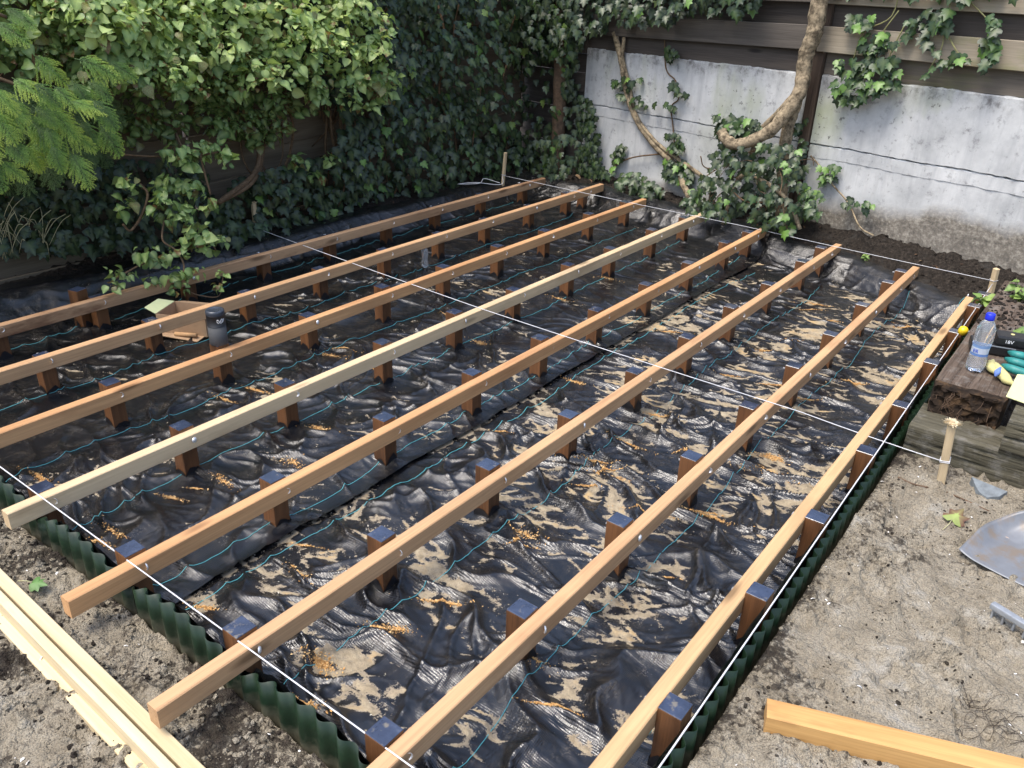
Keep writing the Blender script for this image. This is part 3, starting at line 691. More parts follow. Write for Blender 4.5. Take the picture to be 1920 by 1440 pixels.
# ================================================================== FENCES AND CONCRETE WALL
def mat_concrete():
    m = M('painted_concrete'); v = m.vec('Object'); z = m.sep(v, 2); x = m.sep(v, 0)
    n1 = m.noise(v, 3.2, 6, 0.65); n2 = m.noise(m.vec('Object', scale=(12, 12, 1.8)), 1.0, 5, 0.65, 0.6); n3 = m.noise(v, 45, 4, 0.65)
    n4 = m.noise(m.vec('Object', scale=(1.2, 1.2, 0.55)), 1.6, 4, 0.6); n5 = m.noise(v, 11, 6, 0.75)
    c = m.ramp(n1, [(0.3, (0.37, 0.378, 0.375)), (0.5, (0.495, 0.503, 0.495)), (0.7, (0.60, 0.605, 0.592))])
    c = m.mix(m.ramp(n2, [(0.48, 0.0), (0.72, 0.5)]), c, (0.27, 0.28, 0.29))
    c = m.mix(m.math('MULTIPLY', m.ramp(n4, [(0.52, 0.0), (0.70, 1.0)]), m.ramp(z, [(0.40, 0.1), (0.8, 0.8)])), c, (0.33, 0.36, 0.20))
    c = m.mix(m.ramp(n5, [(0.56, 0.0), (0.70, 0.75)]), c, (0.15, 0.145, 0.15))
    n6 = m.noise(v, 26, 5, 0.7)
    c = m.mix(m.math('MULTIPLY', m.ramp(n6, [(0.60, 0.0), (0.66, 0.85)]), m.ramp(n4, [(0.40, 0.0), (0.60, 1.0)])), c, (0.10, 0.095, 0.09))
    # mould along the top edge and in runs below it, soil stain at the foot
    top = m.ramp(m.math('ADD', z, m.math('MULTIPLY', m.math('SUBTRACT', n2, 0.5), 0.26)), [(0.88, 0.0), (1.0, 0.6)])
    c = m.mix(m.math('MULTIPLY', top, m.ramp(n5, [(0.42, 0.0), (0.60, 1.0)])), c, (0.07, 0.06, 0.05))
    bd = m.ramp(m.math('MULTIPLY', x, 0.2), [(0.30, 0.03), (0.335, 0.16), (0.52, 0.29), (0.8, 0.30)])
    low = m.math('ADD', m.math('SUBTRACT', bd, z), m.math('ADD', m.math('MULTIPLY', m.math('SUBTRACT', n1, 0.5), 0.22), 0.5))
    f = m.ramp(low, [(0.45, 0.0), (0.54, 0.92)])
    dirt = m.ramp(m.math('ADD', m.math('MULTIPLY', n3, 0.5), m.math('MULTIPLY', n5, 0.5)), [(0.36, (0.045, 0.038, 0.030)), (0.5, (0.165, 0.142, 0.11)), (0.62, (0.36, 0.33, 0.27))])
    c = m.mix(f, c, dirt)
    h = m.math('ADD', m.math('MULTIPLY', n3, 0.5), m.math('MULTIPLY', f, m.math('MULTIPLY', n5, 3.0)))
    m.set(Base_Color=c, Roughness=0.8, Specular_IOR_Level=0.25, Normal=m.bump(h, 0.45, 0.006)); return m.m
M_CONC = mat_concrete()
M_BOARD = mat_wood('weathered_board', (0.095, 0.080, 0.066), (0.21, 0.18, 0.145), 'X', 0.85, 1.1, (0.16, 0.17, 0.07), 0.55)
M_BOARDL = mat_wood('weathered_board_light', (0.21, 0.175, 0.125), (0.38, 0.33, 0.25), 'X', 0.85, 1.1, (0.20, 0.21, 0.08), 0.6)
M_BOARDD = mat_wood('weathered_board_dark', (0.045, 0.038, 0.033), (0.10, 0.085, 0.072), 'X', 0.85, 1.1)
M_FPOST = mat_wood('fence_post_dark', (0.040, 0.026, 0.018), (0.13, 0.092, 0.065), 'Z', 0.85, 1.2)
M_BOARDY = mat_wood('weathered_board_y', (0.085, 0.066, 0.046), (0.20, 0.16, 0.115), 'Y', 0.85, 1.1)
M_BOARDM = mat_wood('weathered_board_mid', (0.062, 0.054, 0.047), (0.135, 0.118, 0.10), 'X', 0.85, 1.1)
fence = thing('back_fence', 'weathered garden fence of white concrete slabs under grey overlapping wooden boards', 'fence', tuple(W0), R(-12))
def slab(name, s0, s1, prof, mat):
    bm = bmesh.new(); ns = 90; rows_ = []; rj = random.Random(int(s0*100)+len(prof))
    for i in range(ns+1):
        s = s0+(s1-s0)*i/ns; rows_.append([bm.verts.new((s, y+(rj.uniform(-0.001, 0.0025) if abs(z-0.565) < 0.09 and y < 0.03 else 0), z+(0.0025*math.sin(s*9.0+z*5))+(rj.uniform(-0.0035, 0.0035) if z > 0.47 and y < 0.03 else 0))) for y, z in prof])
    k = len(prof)
    for i in range(ns):
        for q in range(k):
            q2 = (q+1) % k; bm.faces.new((rows_[i][q], rows_[i+1][q], rows_[i+1][q2], rows_[i][q2]))
    bm.faces.new(rows_[0][::-1]); bm.faces.new(rows_[-1])
    bmesh.ops.recalc_face_normals(bm, faces=bm.faces[:])
    return link(name, me_bm(name, bm), mat, fence)
lowp = [(0.05, -0.35), (0.0, -0.35), (0.0, 0.478), (-0.0035, 0.483), (-0.0035, 0.556), (0.004, 0.562), (0.05, 0.562)]
upp = [(0.05, 0.566), (0.002, 0.567), (-0.008, 0.570), (-0.008, 0.985), (-0.002, 0.994), (0.05, 0.996)]
for s0, s1 in ((-0.46, 1.572), (1.66, 4.4)):
    slab('concrete_slab', s0, s1, lowp, M_CONC); slab('concrete_slab', s0, s1, upp, M_CONC)
def board(par, s0, s1, z0, z0b, h, y, mat, th=0.022):
    me = box_mesh('board', (s0, y, 0), (s1, y+th, h), 0.003)
    for v in me.vertices:
        t = (v.co.x-s0)/(s1-s0); v.co.z += z0+(z0b-z0)*t; v.co.y += 0.006*math.sin(t*3+z0*9)
    link('board', me, mat, par)
for k, (zl, zr) in enumerate(((1.085, 1.138), (1.375, 1.415), (1.66, 1.69))):
    board(fence, -1.35, 1.606, zl, zr, 0.148, -0.046, M_BOARDM)
    board(fence, 1.610, 4.4, zr-0.005, zr-0.016, 0.150, -0.046, M_BOARDL)
for k, (zl, zr) in enumerate(((0.965, 0.997), (1.235, 1.275), (1.52, 1.555))):
    board(fence, -1.35, 1.57, zl, zr, 0.150, 0.006, M_BOARDD)
    board(fence, 1.655, 4.4, zr-0.002, zr-0.010, 0.148, 0.006, M_BOARD if k == 0 else M_BOARDD)
for s0, s1 in ((1.578, 1.650), (4.42, 4.50)): link('post', box_mesh('post', (s0, -0.022, -0.5), (s1, 0.05, 1.86), 0.004), M_FPOST, fence)
for k in range(8): board(fence, -1.35, -0.475, -0.10+0.15*k, -0.10+0.15*k, 0.147, 0.004 if k % 2 else 0.022, M_BOARDD)  # dark boards stand in for the shade of the corner hollow
def rough_post(par, s, y, r_, z0, z1):
    pts = [(s+0.012*math.sin(z*3)+(z1-z)*0.03, y, z) for z in np.linspace(z0, z1, 26)]
    link('post', tubes_mesh('post', [(pts, r_)], 12, 0.07), mat_plain('rough_bark_post', (0.11, 0.075, 0.05), 0.9, 0, 0.45, 30, 0.8, 0.2), par)
rough_post(fence, -0.70, -0.10, 0.058, -0.3, 1.6)
lf = thing('side_fence', 'weathered wooden board fence behind ivy and bushes', 'fence', (-3.78, 2.65, 0))
for k in range(7):
    z = 0.145+0.30*(k-1)
    for (y0, y1) in ((-5.2, -0.62), (-0.60, 2.80)):
        for pr, dz, h in ((0.03, 0.0, 0.16), (0.0, 0.150, 0.165)):
            me = box_mesh('board', (pr, y0, 0), (pr+0.02, y1, h), 0.003)
            for v in me.vertices: v.co.z += z+dz+v.co.y*0.045*sstep(-3.0, -0.5, v.co.y).item()
            link('board', me, M_BOARDY, lf)
for y0 in (-5.2, -3.4, -1.6, 0.2, 2.0): link('post', box_mesh('post', (-0.075, y0, -0.5), (-0.002, y0+0.075, 1.9), 0.004), M_FPOST, lf)

# ================================================================== LEAVES
def fan(pts, ctr, zf):
    V = [(ctr[0], ctr[1], zf(*ctr))] + [(x, y, zf(x, y)) for x, y in pts]; n = len(pts)
    return np.array(V), np.array([(0, i+1, (i+1) % n+1) for i in range(n)]), np.array([1.0]+[0.6 if abs(p[0]) < 1e-6 else 0.0 for p in pts])
_h = [(0.16, -0.10), (0.40, -0.03), (0.50, 0.17), (0.34, 0.30), (0.44, 0.56), (0.20, 0.60)]
IVY = fan([(0, 0)] + _h + [(0, 1.0)] + [(-x, y) for x, y in _h[::-1]], (0, 0.33), lambda x, y: -0.22*abs(x) - 0.25*max(0, y-0.4)**2 + 0.03*math.sin(9*x+5*y))
_o2 = [(0.20, -0.03), (0.40, 0.12), (0.47, 0.33), (0.42, 0.55), (0.27, 0.77), (0.10, 0.93)]
def _ov():
    zf = lambda x, y: 0.36*abs(x)**1.2 - 0.50*max(0, y-0.2)**2 + 0.05*math.sin(13*y+4*abs(x))
    mid = [(0, 0.0), (0, 0.12), (0, 0.33), (0, 0.55), (0, 0.77), (0, 0.93), (0, 1.06)]
    V = [(x, y, zf(x, y)) for x, y in mid] + [(x, y, zf(x, y)) for x, y in _o2] + [(-x, y, zf(x, y)) for x, y in _o2]; F = []
    for b in (7, 13):
        q = [(0, b, 1, 1)] + [(k, b+k-1, b+k, k+1) for k in range(1, 6)] + [(5, b+5, 6, 6)]
        for a_ in q:
            t = [(a_[0], a_[1], a_[2])] + ([(a_[0], a_[2], a_[3])] if a_[2] != a_[3] else [])
            F += t if b == 7 else [(u[0], u[2], u[1]) for u in t]
    return np.array(V), np.array(F), np.array([1.0]*7+[0.0]*12)
OVATE = _ov()
def frames(N, T):
    N = N/np.linalg.norm(N, axis=1, keepdims=True); T = T-N*(T*N).sum(1, keepdims=True)
    T = T/(np.linalg.norm(T, axis=1, keepdims=True)+1e-9); return np.cross(T, N), T, N
def foliage(parent, tmpl, P, N, T, S, tint, mat, nparts, brown=None, cell=16, name='foliage'):
    V0, F0, rib = tmpl; X, Y, Z = frames(N, T); n = len(P)
    brown = np.zeros(n) if brown is None else brown
    # the leaves that show: nearest in each small cell of the view, largest first
    d = P-CAM; dep = d @ CF; pxs = 960+F_PX*(d @ CR)/dep; pys = 720-F_PX*(d @ CU)/dep
    inside = (pxs > 0) & (pxs < 1920) & (pys > 0) & (pys < 1440); best = {}
    for i in np.where(inside)[0]:
        k = (int(pxs[i]//cell), int(pys[i]//cell))
        if k not in best or dep[i] < dep[best[k]]: best[k] = i
    cand = sorted(best.values(), key=lambda i: -S[i]*abs(np.dot(Z[i], d[i]))/dep[i]**2)[:nparts]; sel = np.zeros(n, bool); sel[cand] = True
    meshes = {}; pl = Vector(parent.location); inv = parent.matrix_basis.inverted()
    for i in cand:
        k = (int(min(5, tint[i]*6)), brown[i] > 0.5)
        if k not in meshes:
            tv = (k[0]+0.5)/6
            me = mesh_np('leaf', V0, F0, True, {'tint': np.full(len(V0), tv), 'rib': rib, 'brown': np.full(len(V0), 1.0 if k[1] else 0.0)}); me.materials.append(mat); meshes[k] = me
        o = bpy.data.objects.new('leaf', meshes[k]); COL.objects.link(o); o.parent = parent
        s = S[i]; mw = Matrix(((X[i][0]*s, Y[i][0]*s, Z[i][0]*s, P[i][0]), (X[i][1]*s, Y[i][1]*s, Z[i][1]*s, P[i][1]), (X[i][2]*s, Y[i][2]*s, Z[i][2]*s, P[i][2]), (0, 0, 0, 1)))
        o.matrix_basis = inv @ mw
    r_ = ~sel; m_ = int(r_.sum())
    if m_:
        A = P[r_][:, None] + S[r_][:, None, None]*(V0[None, :, 0:1]*X[r_][:, None] + V0[None, :, 1:2]*Y[r_][:, None] + V0[None, :, 2:3]*Z[r_][:, None])
        A = A.reshape(-1, 3); k = len(V0); Fa = (F0[None]+np.arange(m_)[:, None, None]*k).reshape(-1, 3)
        iv = np.array(inv); A = A @ iv[:3, :3].T + iv[:3, 3]
        me = mesh_np(name, A, Fa, True, {'tint': np.repeat(tint[r_], k), 'rib': np.tile(rib, m_), 'brown': np.repeat(brown[r_], k)})
        o = link(name, me, mat, parent); o['kind'] = 'stuff'
M_IVY = mat_leaf('ivy_leaf', [(0.0, (0.008, 0.021, 0.012)), (0.45, (0.015, 0.037, 0.017)), (0.8, (0.034, 0.082, 0.025)), (0.93, (0.12, 0.24, 0.045)), (1.0, (0.30, 0.36, 0.10))], 0.40, 0.10, 0.10, 0.40)
M_HYD = mat_leaf('bush_leaf', [(0.0, (0.030, 0.068, 0.018)), (0.4, (0.10, 0.20, 0.055)), (0.65, (0.23, 0.35, 0.11)), (1.0, (0.46, 0.54, 0.20))], 0.42, 0.32, 0.30, 0.5, (0.16, 0.07, 0.03))
M_STEM = mat_plain('brown_stem', (0.13, 0.085, 0.05), 0.85, 0, 0.35, 60, 0.5, 0.2)
M_BARK = mat_plain('ivy_bark', (0.27, 0.215, 0.14), 0.9, 0, 0.45, 55, 0.9, 0.2, (0.05, 0.038, 0.025), 0.85, 22.0)
def inpoly(px, py, poly):
    c = False; j = len(poly)-1
    for i in range(len(poly)):
        xi, yi = poly[i]; xj, yj = poly[j]
        if ((yi > py) != (yj > py)) and (px < (xj-xi)*(py-yi)/(yj-yi+1e-9)+xi): c = not c
        j = i
    return c
def sample(poly, n, holes=()):
    xs = [p[0] for p in poly]; ys = [p[1] for p in poly]; out = []
    while len(out) < n:
        x = rnd.uniform(min(xs), max(xs)); y = rnd.uniform(min(ys), max(ys))
        if inpoly(x, y, poly) and not any(inpoly(x, y, h) and rnd.random() < pr for h, pr in holes): out.append((x, y))
    return out
def arr(l): return np.array(l, float)

# ---- the ivy covering the side fence and the fence corner
ivy = thing('ivy_plant', 'dense dark green ivy covering the wooden side fence and fence corner', 'ivy', (-3.7, 3.4, -0.03))
P = []; N = []; T = []; S = []; tn = []
polyA = [(380, -160), (1075, -160), (1075, 120), (1040, 250), (1060, 330), (900, 345), (700, 395), (560, 440), (420, 455), (380, 420), (450, 330), (620, 290), (640, 200), (560, 160), (380, 120)]
holesA = [([(560, 225), (640, 205), (650, 250), (600, 290), (540, 300)], 0.8), ([(960, 120), (1055, 110), (1050, 240), (970, 260)], 0.75), ([(900, 60), (1050, 80), (1050, 300), (930, 260)], 0.3)]
for (px, py) in sample(polyA, 4600, holesA):
    xd = -3.46 + 0.16*float(pnoise(px/70, py/70, 301)) + rnd.uniform(-0.16, 0.05)
    p = onx((px, py), xd)
    tw = -((p[0]-W0[0])*WN[0]+(p[1]-W0[1])*WN[1])
    if tw < 0.06: p = onw((px, py), rnd.uniform(0.05, 0.3))
    if p[2] < -0.06: continue
    P.append(p); N.append((rnd.uniform(0.5, 1.2), rnd.uniform(-0.8, 0.3), rnd.uniform(0.0, 0.9))); T.append((rnd.uniform(-0.3, 0.4), rnd.uniform(-0.7, 0.7), -1.0))
    S.append(rnd.uniform(0.042, 0.085)); u = rnd.random(); tn.append(rnd.uniform(0, 0.55) if u < 0.86 else (rnd.uniform(0.55, 0.85) if u < 0.96 else rnd.uniform(0.85, 0.97)))
polyB = [(940, -170), (1430, -170), (1425, 5), (1380, 28), (1300, 22), (1250, 42), (1150, 45), (1090, 75), (1040, 110), (950, 150)]
for (px, py) in sample(polyB, 1250):
    P.append(onw((px, py), rnd.uniform(0.07, 0.30))); N.append((rnd.uniform(-0.3, 0.6), -1.0, rnd.uniform(0.0, 0.9))); T.append((rnd.uniform(-0.5, 0.5), rnd.uniform(-0.3, 0.1), -1.0))
    S.append(rnd.uniform(0.045, 0.085)); u = rnd.random(); tn.append(rnd.uniform(0, 0.5) if u < 0.9 else rnd.uniform(0.5, 1.0))
for (px, py) in sample([(935, -100), (1090, -100), (1085, 330), (960, 345)], 420, [([(985, 110), (1055, 110), (1050, 240), (990, 250)], 0.7)]):
    P.append(onw((px, py), rnd.uniform(0.12, 0.55) if py > 250 or py < 80 else rnd.uniform(0.02, 0.16))); N.append((rnd.uniform(-0.1, 0.9), -1.0, rnd.uniform(0.0, 0.7))); T.append((rnd.uniform(-0.5, 0.5), 0, -1.0)); S.append(rnd.uniform(0.045, 0.08)); tn.append(rnd.uniform(0, 0.45))
polyC = [(1085, 170), (1112, 190), (1120, 230), (1128, 290), (1140, 330), (1080, 335), (1078, 250)]
for (px, py) in sample(polyC, 170):
    P.append(onw((px, py), rnd.uniform(0.03, 0.12))); N.append((rnd.uniform(-0.3, 0.6), -1.0, rnd.uniform(0.0, 0.6))); T.append((rnd.uniform(-0.5, 0.5), 0, -1.0)); S.append(rnd.uniform(0.04, 0.07)); tn.append(rnd.uniform(0, 0.6))
# dim ivy and bramble low down behind the conifer
for (px, py) in sample([(-60, 300), (380, 300), (420, 430), (330, 455), (180, 470), (-60, 470)], 700):
    p = onx((px, py), rnd.uniform(-3.72, -3.45)); P.append(p); N.append((1, rnd.uniform(-0.7, 0.4), rnd.uniform(-0.2, 0.8))); T.append((0, rnd.uniform(-0.8, 0.8), -1.0)); S.append(rnd.uniform(0.04, 0.08)); tn.append(rnd.uniform(0, 0.5))
foliage(ivy, IVY, arr(P), arr(N), arr(T), arr(S), arr(tn), M_IVY, 270)
st = []
for k in range(26):
    px = rnd.uniform(450, 1050); p0 = onx((px, 400-(px-480)*0.15), -3.62); pts = [p0+np.array([0, 0, -0.1])]; yy = p0[1]
    for i in range(6): pts.append(np.array([-3.62+rnd.uniform(-0.04, 0.08), yy+rnd.uniform(-0.12, 0.12), (i+1)*0.22+rnd.uniform(-0.03, 0.03)]))
    st.append((np.array(curve_pts(pts, 4))-np.array([-3.7, 3.4, -0.03]), rnd.uniform(0.004, 0.011)))
link('stem', tubes_mesh('stem', st, 5), M_STEM, ivy)

# ---- old ivy with a thick bent trunk against the wall post, and its leafy heap
iv2 = thing('ivy_plant', 'old ivy with a thick bent bare trunk and leafy heap at the concrete wall', 'ivy', tuple(wall(1.35, 0.0, 0.15)))
base2 = np.array(wall(1.35, 0.0, 0.15))
def wp(l, off): return [onw(p, off) if not isinstance(off, (list, tuple)) else onw(p, o) for p, o in zip(l, off if isinstance(off, (list, tuple)) else [off]*len(l))]
tr = wp([(1560, -90), (1541, -20), (1531, 40), (1525, 69), (1514, 94), (1508, 122), (1504, 157), (1494, 184), (1471, 215), (1446, 244), (1409, 264), (1379, 271), (1360, 260), (1353, 246)], [0.13, 0.14, 0.15, 0.15, 0.15, 0.15, 0.16, 0.18, 0.22, 0.27, 0.31, 0.33, 0.33, 0.32])
tp = curve_pts(tr, 6); n_ = len(tp)
link('trunk', tubes_mesh('trunk', [(np.array(tp)-base2, [0.056-0.022*i/n_ + 0.003*math.sin(i*1.3) for i in range(n_)])], 14, 0.06), M_BARK, iv2)
t2 = curve_pts(wp([(1506, 130), (1492, 172), (1470, 200), (1446, 225), (1425, 248), (1410, 290)], 0.10), 6)
t3 = curve_pts(wp([(1496, 180), (1482, 225), (1473, 265), (1468, 320), (1462, 420)], [0.13, 0.12, 0.12, 0.12, 0.10]), 6)
t4 = curve_pts(wp([(1355, 420), (1390, 330), (1440, 345), (1480, 380), (1500, 430)], 0.28), 6)
for t_, r_ in ((t2, 0.022), (t3, 0.040), (t4, 0.014)): link('stem', tubes_mesh('stem', [(np.array(t_)-base2, [r_]*len(t_))], 10, 0.08), M_BARK, iv2)
P = []; N = []; T = []; S = []; tn = []
def patch(poly, n, off, size=(0.045, 0.08), tint=(0, 0.6), bright=0.1):
    for (px, py) in sample(poly, n):
        P.append(onw((px, py), rnd.uniform(*off))); N.append((rnd.uniform(-0.6, 0.7), -1.0, rnd.uniform(0.1, 1.2))); T.append((rnd.uniform(-0.8, 0.8), rnd.uniform(-0.6, 0.2), -0.9))
        S.append(rnd.uniform(*size)); tn.append(rnd.uniform(*tint) if rnd.random() > bright else rnd.uniform(0.75, 0.95))
patch([(1330, 290), (1365, 255), (1400, 275), (1470, 265), (1512, 290), (1500, 345), (1535, 385), (1490, 435), (1440, 430), (1330, 400), (1270, 385), (1300, 340)], 320, (0.06, 0.42))
patch([(1370, 215), (1420, 225), (1435, 255), (1385, 265), (1350, 240)], 70, (0.05, 0.25))
patch([(1340, 215), (1375, 210), (1385, 235), (1350, 250)], 25, (0.05, 0.15))
patch([(1480, 240), (1512, 200), (1510, 330), (1480, 330)], 18, (0.03, 0.1))
patch([(1500, 340), (1545, 360), (1545, 400), (1510, 410)], 30, (0.08, 0.25), (0.05, 0.08), (0.5, 0.9), 0.4)
patch([(1280, 380), (1330, 330), (1340, 400), (1300, 410)], 40, (0.1, 0.5))
foliage(iv2, IVY, arr(P), arr(N), arr(T), arr(S), arr(tn), M_IVY, 130)
tw = []
for k in range(34):
    a_ = onw((rnd.uniform(1330, 1500), rnd.uniform(290, 400)), rnd.uniform(0.1, 0.4)); b_ = a_+np.array([rnd.uniform(-0.2, 0.2), rnd.uniform(-0.1, 0.1), rnd.uniform(-0.25, 0.1)])
    tw.append((np.array(curve_pts([a_, (a_+b_)/2+np.array([rnd.uniform(-0.03, 0.03)]*3), b_], 4))-base2, rnd.uniform(0.002, 0.005)))
link('twigs', tubes_mesh('twigs', tw, 5), M_STEM, iv2)['kind'] = 'stuff'

# ---- younger vine rising along the concrete slab
iv3 = thing('ivy_plant', 'twisted bare vine stem with few leaf clusters climbing the left concrete slabs', 'ivy', tuple(wall(0.55, 0.0, 0.06))); base3 = np.array(wall(0.55, 0.0, 0.06))
v1 = curve_pts(wp([(1152, 60), (1160, 90), (1168, 130), (1177, 180), (1198, 232), (1227, 272), (1254, 298), (1272, 318), (1281, 345), (1294, 372)], [0.03]*8+[0.08, 0.18]), 6)
v2 = curve_pts(wp([(1170, 70), (1168, 110), (1180, 160), (1192, 215), (1226, 262), (1262, 292), (1300, 318), (1335, 345)], 0.035), 6)
v3 = curve_pts(wp([(1246, 75), (1249, 130), (1267, 152), (1272, 185), (1259, 200), (1262, 240), (1268, 285), (1290, 320)], 0.015), 5)
v4 = curve_pts(wp([(1258, 288), (1225, 290), (1180, 297), (1150, 315), (1135, 340)], 0.04), 5)
for v_, r_ in ((v1, 0.024), (v2, 0.014), (v3, 0.005), (v4, 0.006)): link('stem', tubes_mesh('stem', [(np.array(v_)-base3, [r_]*len(v_))], 9, 0.1), M_BARK if r_ > 0.01 else M_STEM, iv3)
P = []; N = []; T = []; S = []; tn = []
for poly, n, b in (([(1150, 140), (1205, 140), (1200, 180), (1185, 200), (1150, 165)], 22, 0.2), ([(1255, 150), (1292, 160), (1290, 178), (1262, 175)], 8, 0), ([(1245, 190), (1268, 190), (1265, 206), (1245, 206)], 5, 0), ([(1190, 190), (1226, 188), (1226, 196), (1195, 200)], 5, 0),
                   ([(1248, 250), (1280, 250), (1280, 292), (1262, 290)], 26, 0.1), ([(1140, 290), (1172, 265), (1172, 300), (1148, 318)], 22, 0.3), ([(1248, 300), (1285, 300), (1300, 340), (1262, 340), (1245, 330)], 60, 0.3), ([(1245, 85), (1285, 85), (1285, 112), (1248, 110)], 12, 0)):
    patch(poly, n, (0.02, 0.08), (0.045, 0.075), (0, 0.6), b)
for (px, py) in sample([(1150, 322), (1195, 322), (1240, 350), (1240, 378), (1212, 372), (1160, 352)], 80):
    P.append(onw((px, py), rnd.uniform(0.05, 0.35))); N.append((rnd.uniform(-0.4, 0.6), -1.0, rnd.uniform(0.4, 1.4))); T.append((rnd.uniform(-0.6, 0.8), -0.6, -0.7)); S.append(rnd.uniform(0.05, 0.085)); tn.append(rnd.uniform(0.2, 0.8))
foliage(iv3, IVY, arr(P), arr(N), arr(T), arr(S), arr(tn), M_IVY, 90, cell=10)

# ---- ivy hanging over the right-hand boards
iv4 = thing('ivy_plant', 'light green ivy tendrils hanging over the pale boards above the right concrete slabs', 'ivy', tuple(wall(2.1, 1.3, 0.08))); base4 = np.array(wall(2.1, 1.3, 0.08))
P = []; N = []; T = []; S = []; tn = []
for poly, n, b in (([(1590, 25), (1640, 30), (1640, 55), (1585, 55)], 18, 0.5), ([(1600, 55), (1680, 60), (1685, 110), (1620, 115)], 26, 0.4), ([(1565, 110), (1680, 105), (1685, 160), (1630, 175), (1600, 200), (1565, 180)], 75, 0.35), ([(1690, 25), (1760, 10), (1790, 20), (1775, 50), (1700, 70)], 26, 0.2),
                   ([(1735, 60), (1800, 80), (1815, 115), (1740, 145), (1730, 110)], 16, 0.5), ([(1840, 25), (1875, 30), (1870, 110), (1845, 145)], 24, 0.4), ([(1795, -20), (1815, -20), (1815, 8), (1795, 8)], 6, 0.8), ([(1560, -60), (1900, -60), (1900, -10), (1560, -10)], 90, 0.2)):
    patch(poly, n, (0.06, 0.13), (0.04, 0.085), (0.25, 0.8), b)
foliage(iv4, IVY, arr(P), arr(N), arr(T), arr(S), arr(tn), M_IVY, 100, cell=10)
st = []
for l in ([(1690, -40), (1672, 30), (1620, 60), (1600, 110)], [(1685, 20), (1650, 70), (1640, 120), (1615, 160)], [(1700, 40), (1670, 100), (1655, 150)], [(1790, -30), (1772, 50), (1765, 90), (1742, 130)], [(1815, 0), (1850, 35), (1862, 60), (1850, 110), (1843, 140)], [(1770, 50), (1790, 90), (1805, 110)]):
    st.append((np.array(curve_pts(wp(l, 0.07), 5))-base4, 0.0042))
link('stem', tubes_mesh('stem', st, 5), mat_plain('young_stem', (0.25, 0.24, 0.10), 0.7, 0, 0.3), iv4)
iv5 = thing('ivy_plant', 'single bare runner with small leaf sprigs leaning on the right concrete slab foot', 'ivy', tuple(wall(1.75, 0.1, 0.05))); base5 = np.array(wall(1.75, 0.1, 0.05))
rn = curve_pts(wp([(1520, 292), (1540, 315), (1560, 345), (1590, 380), (1612, 425), (1638, 442)], [0.02, 0.02, 0.03, 0.04, 0.10, 0.16]), 6)
link('stem', tubes_mesh('stem', [(np.array(rn)-base5, 0.006)], 6), M_BARK, iv5)
P = []; N = []; T = []; S = []; tn = []
patch([(1540, 310), (1575, 305), (1572, 335), (1545, 340)], 16, (0.02, 0.06), (0.04, 0.065), (0.2, 0.8), 0.5); patch([(1575, 375), (1640, 380), (1635, 395), (1580, 388)], 14, (0.03, 0.1), (0.04, 0.06), (0.3, 0.9), 0.4); patch([(1585, 364), (1600, 364), (1600, 375), (1585, 375)], 3, (0.03, 0.1), (0.04, 0.06), (0.1, 0.3), 0)
foliage(iv5, IVY, arr(P), arr(N), arr(T), arr(S), arr(tn), M_IVY, 33, cell=6)

# ---- big light green bush overhanging the side fence
bush = thing('leafy_bush', 'big light green leafy bush bulging over the side fence with drooping branches', 'bush', (-3.6, 2.2, -0.03)); bb = np.array([-3.6, 2.2, -0.03])
cl = []
def row(y, xa, xb, xpl, r_, tint, step=52):
    n = max(1, int((xb-xa)/step))
    for i in range(n+1): cl.append(((xa+(xb-xa)*i/n+rnd.uniform(-14, 14), y+rnd.uniform(-14, 14)), xpl+rnd.uniform(-0.10, 0.12), r_*rnd.uniform(0.75, 1.2), tint))
row(-95, 60, 600, -3.60, 0.17, 0.50); row(-45, 90, 640, -3.5, 0.16, 0.55); row(8, 150, 655, -3.38, 0.15, 0.72); row(55, 200, 690, -3.28, 0.13, 0.72)  # clump tints carry painted light: upper ones pale as lit, lower ones dark
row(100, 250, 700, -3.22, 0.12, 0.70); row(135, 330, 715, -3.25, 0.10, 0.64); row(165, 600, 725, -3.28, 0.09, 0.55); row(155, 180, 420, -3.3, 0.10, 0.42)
row(190, 290, 560, -3.5, 0.11, 0.20); row(230, 230, 520, -3.55, 0.11, 0.16); row(60, 30, 180, -3.42, 0.12, 0.35); row(110, 10, 200, -3.45, 0.11, 0.28); row(10, -20, 120, -3.45, 0.13, 0.30)
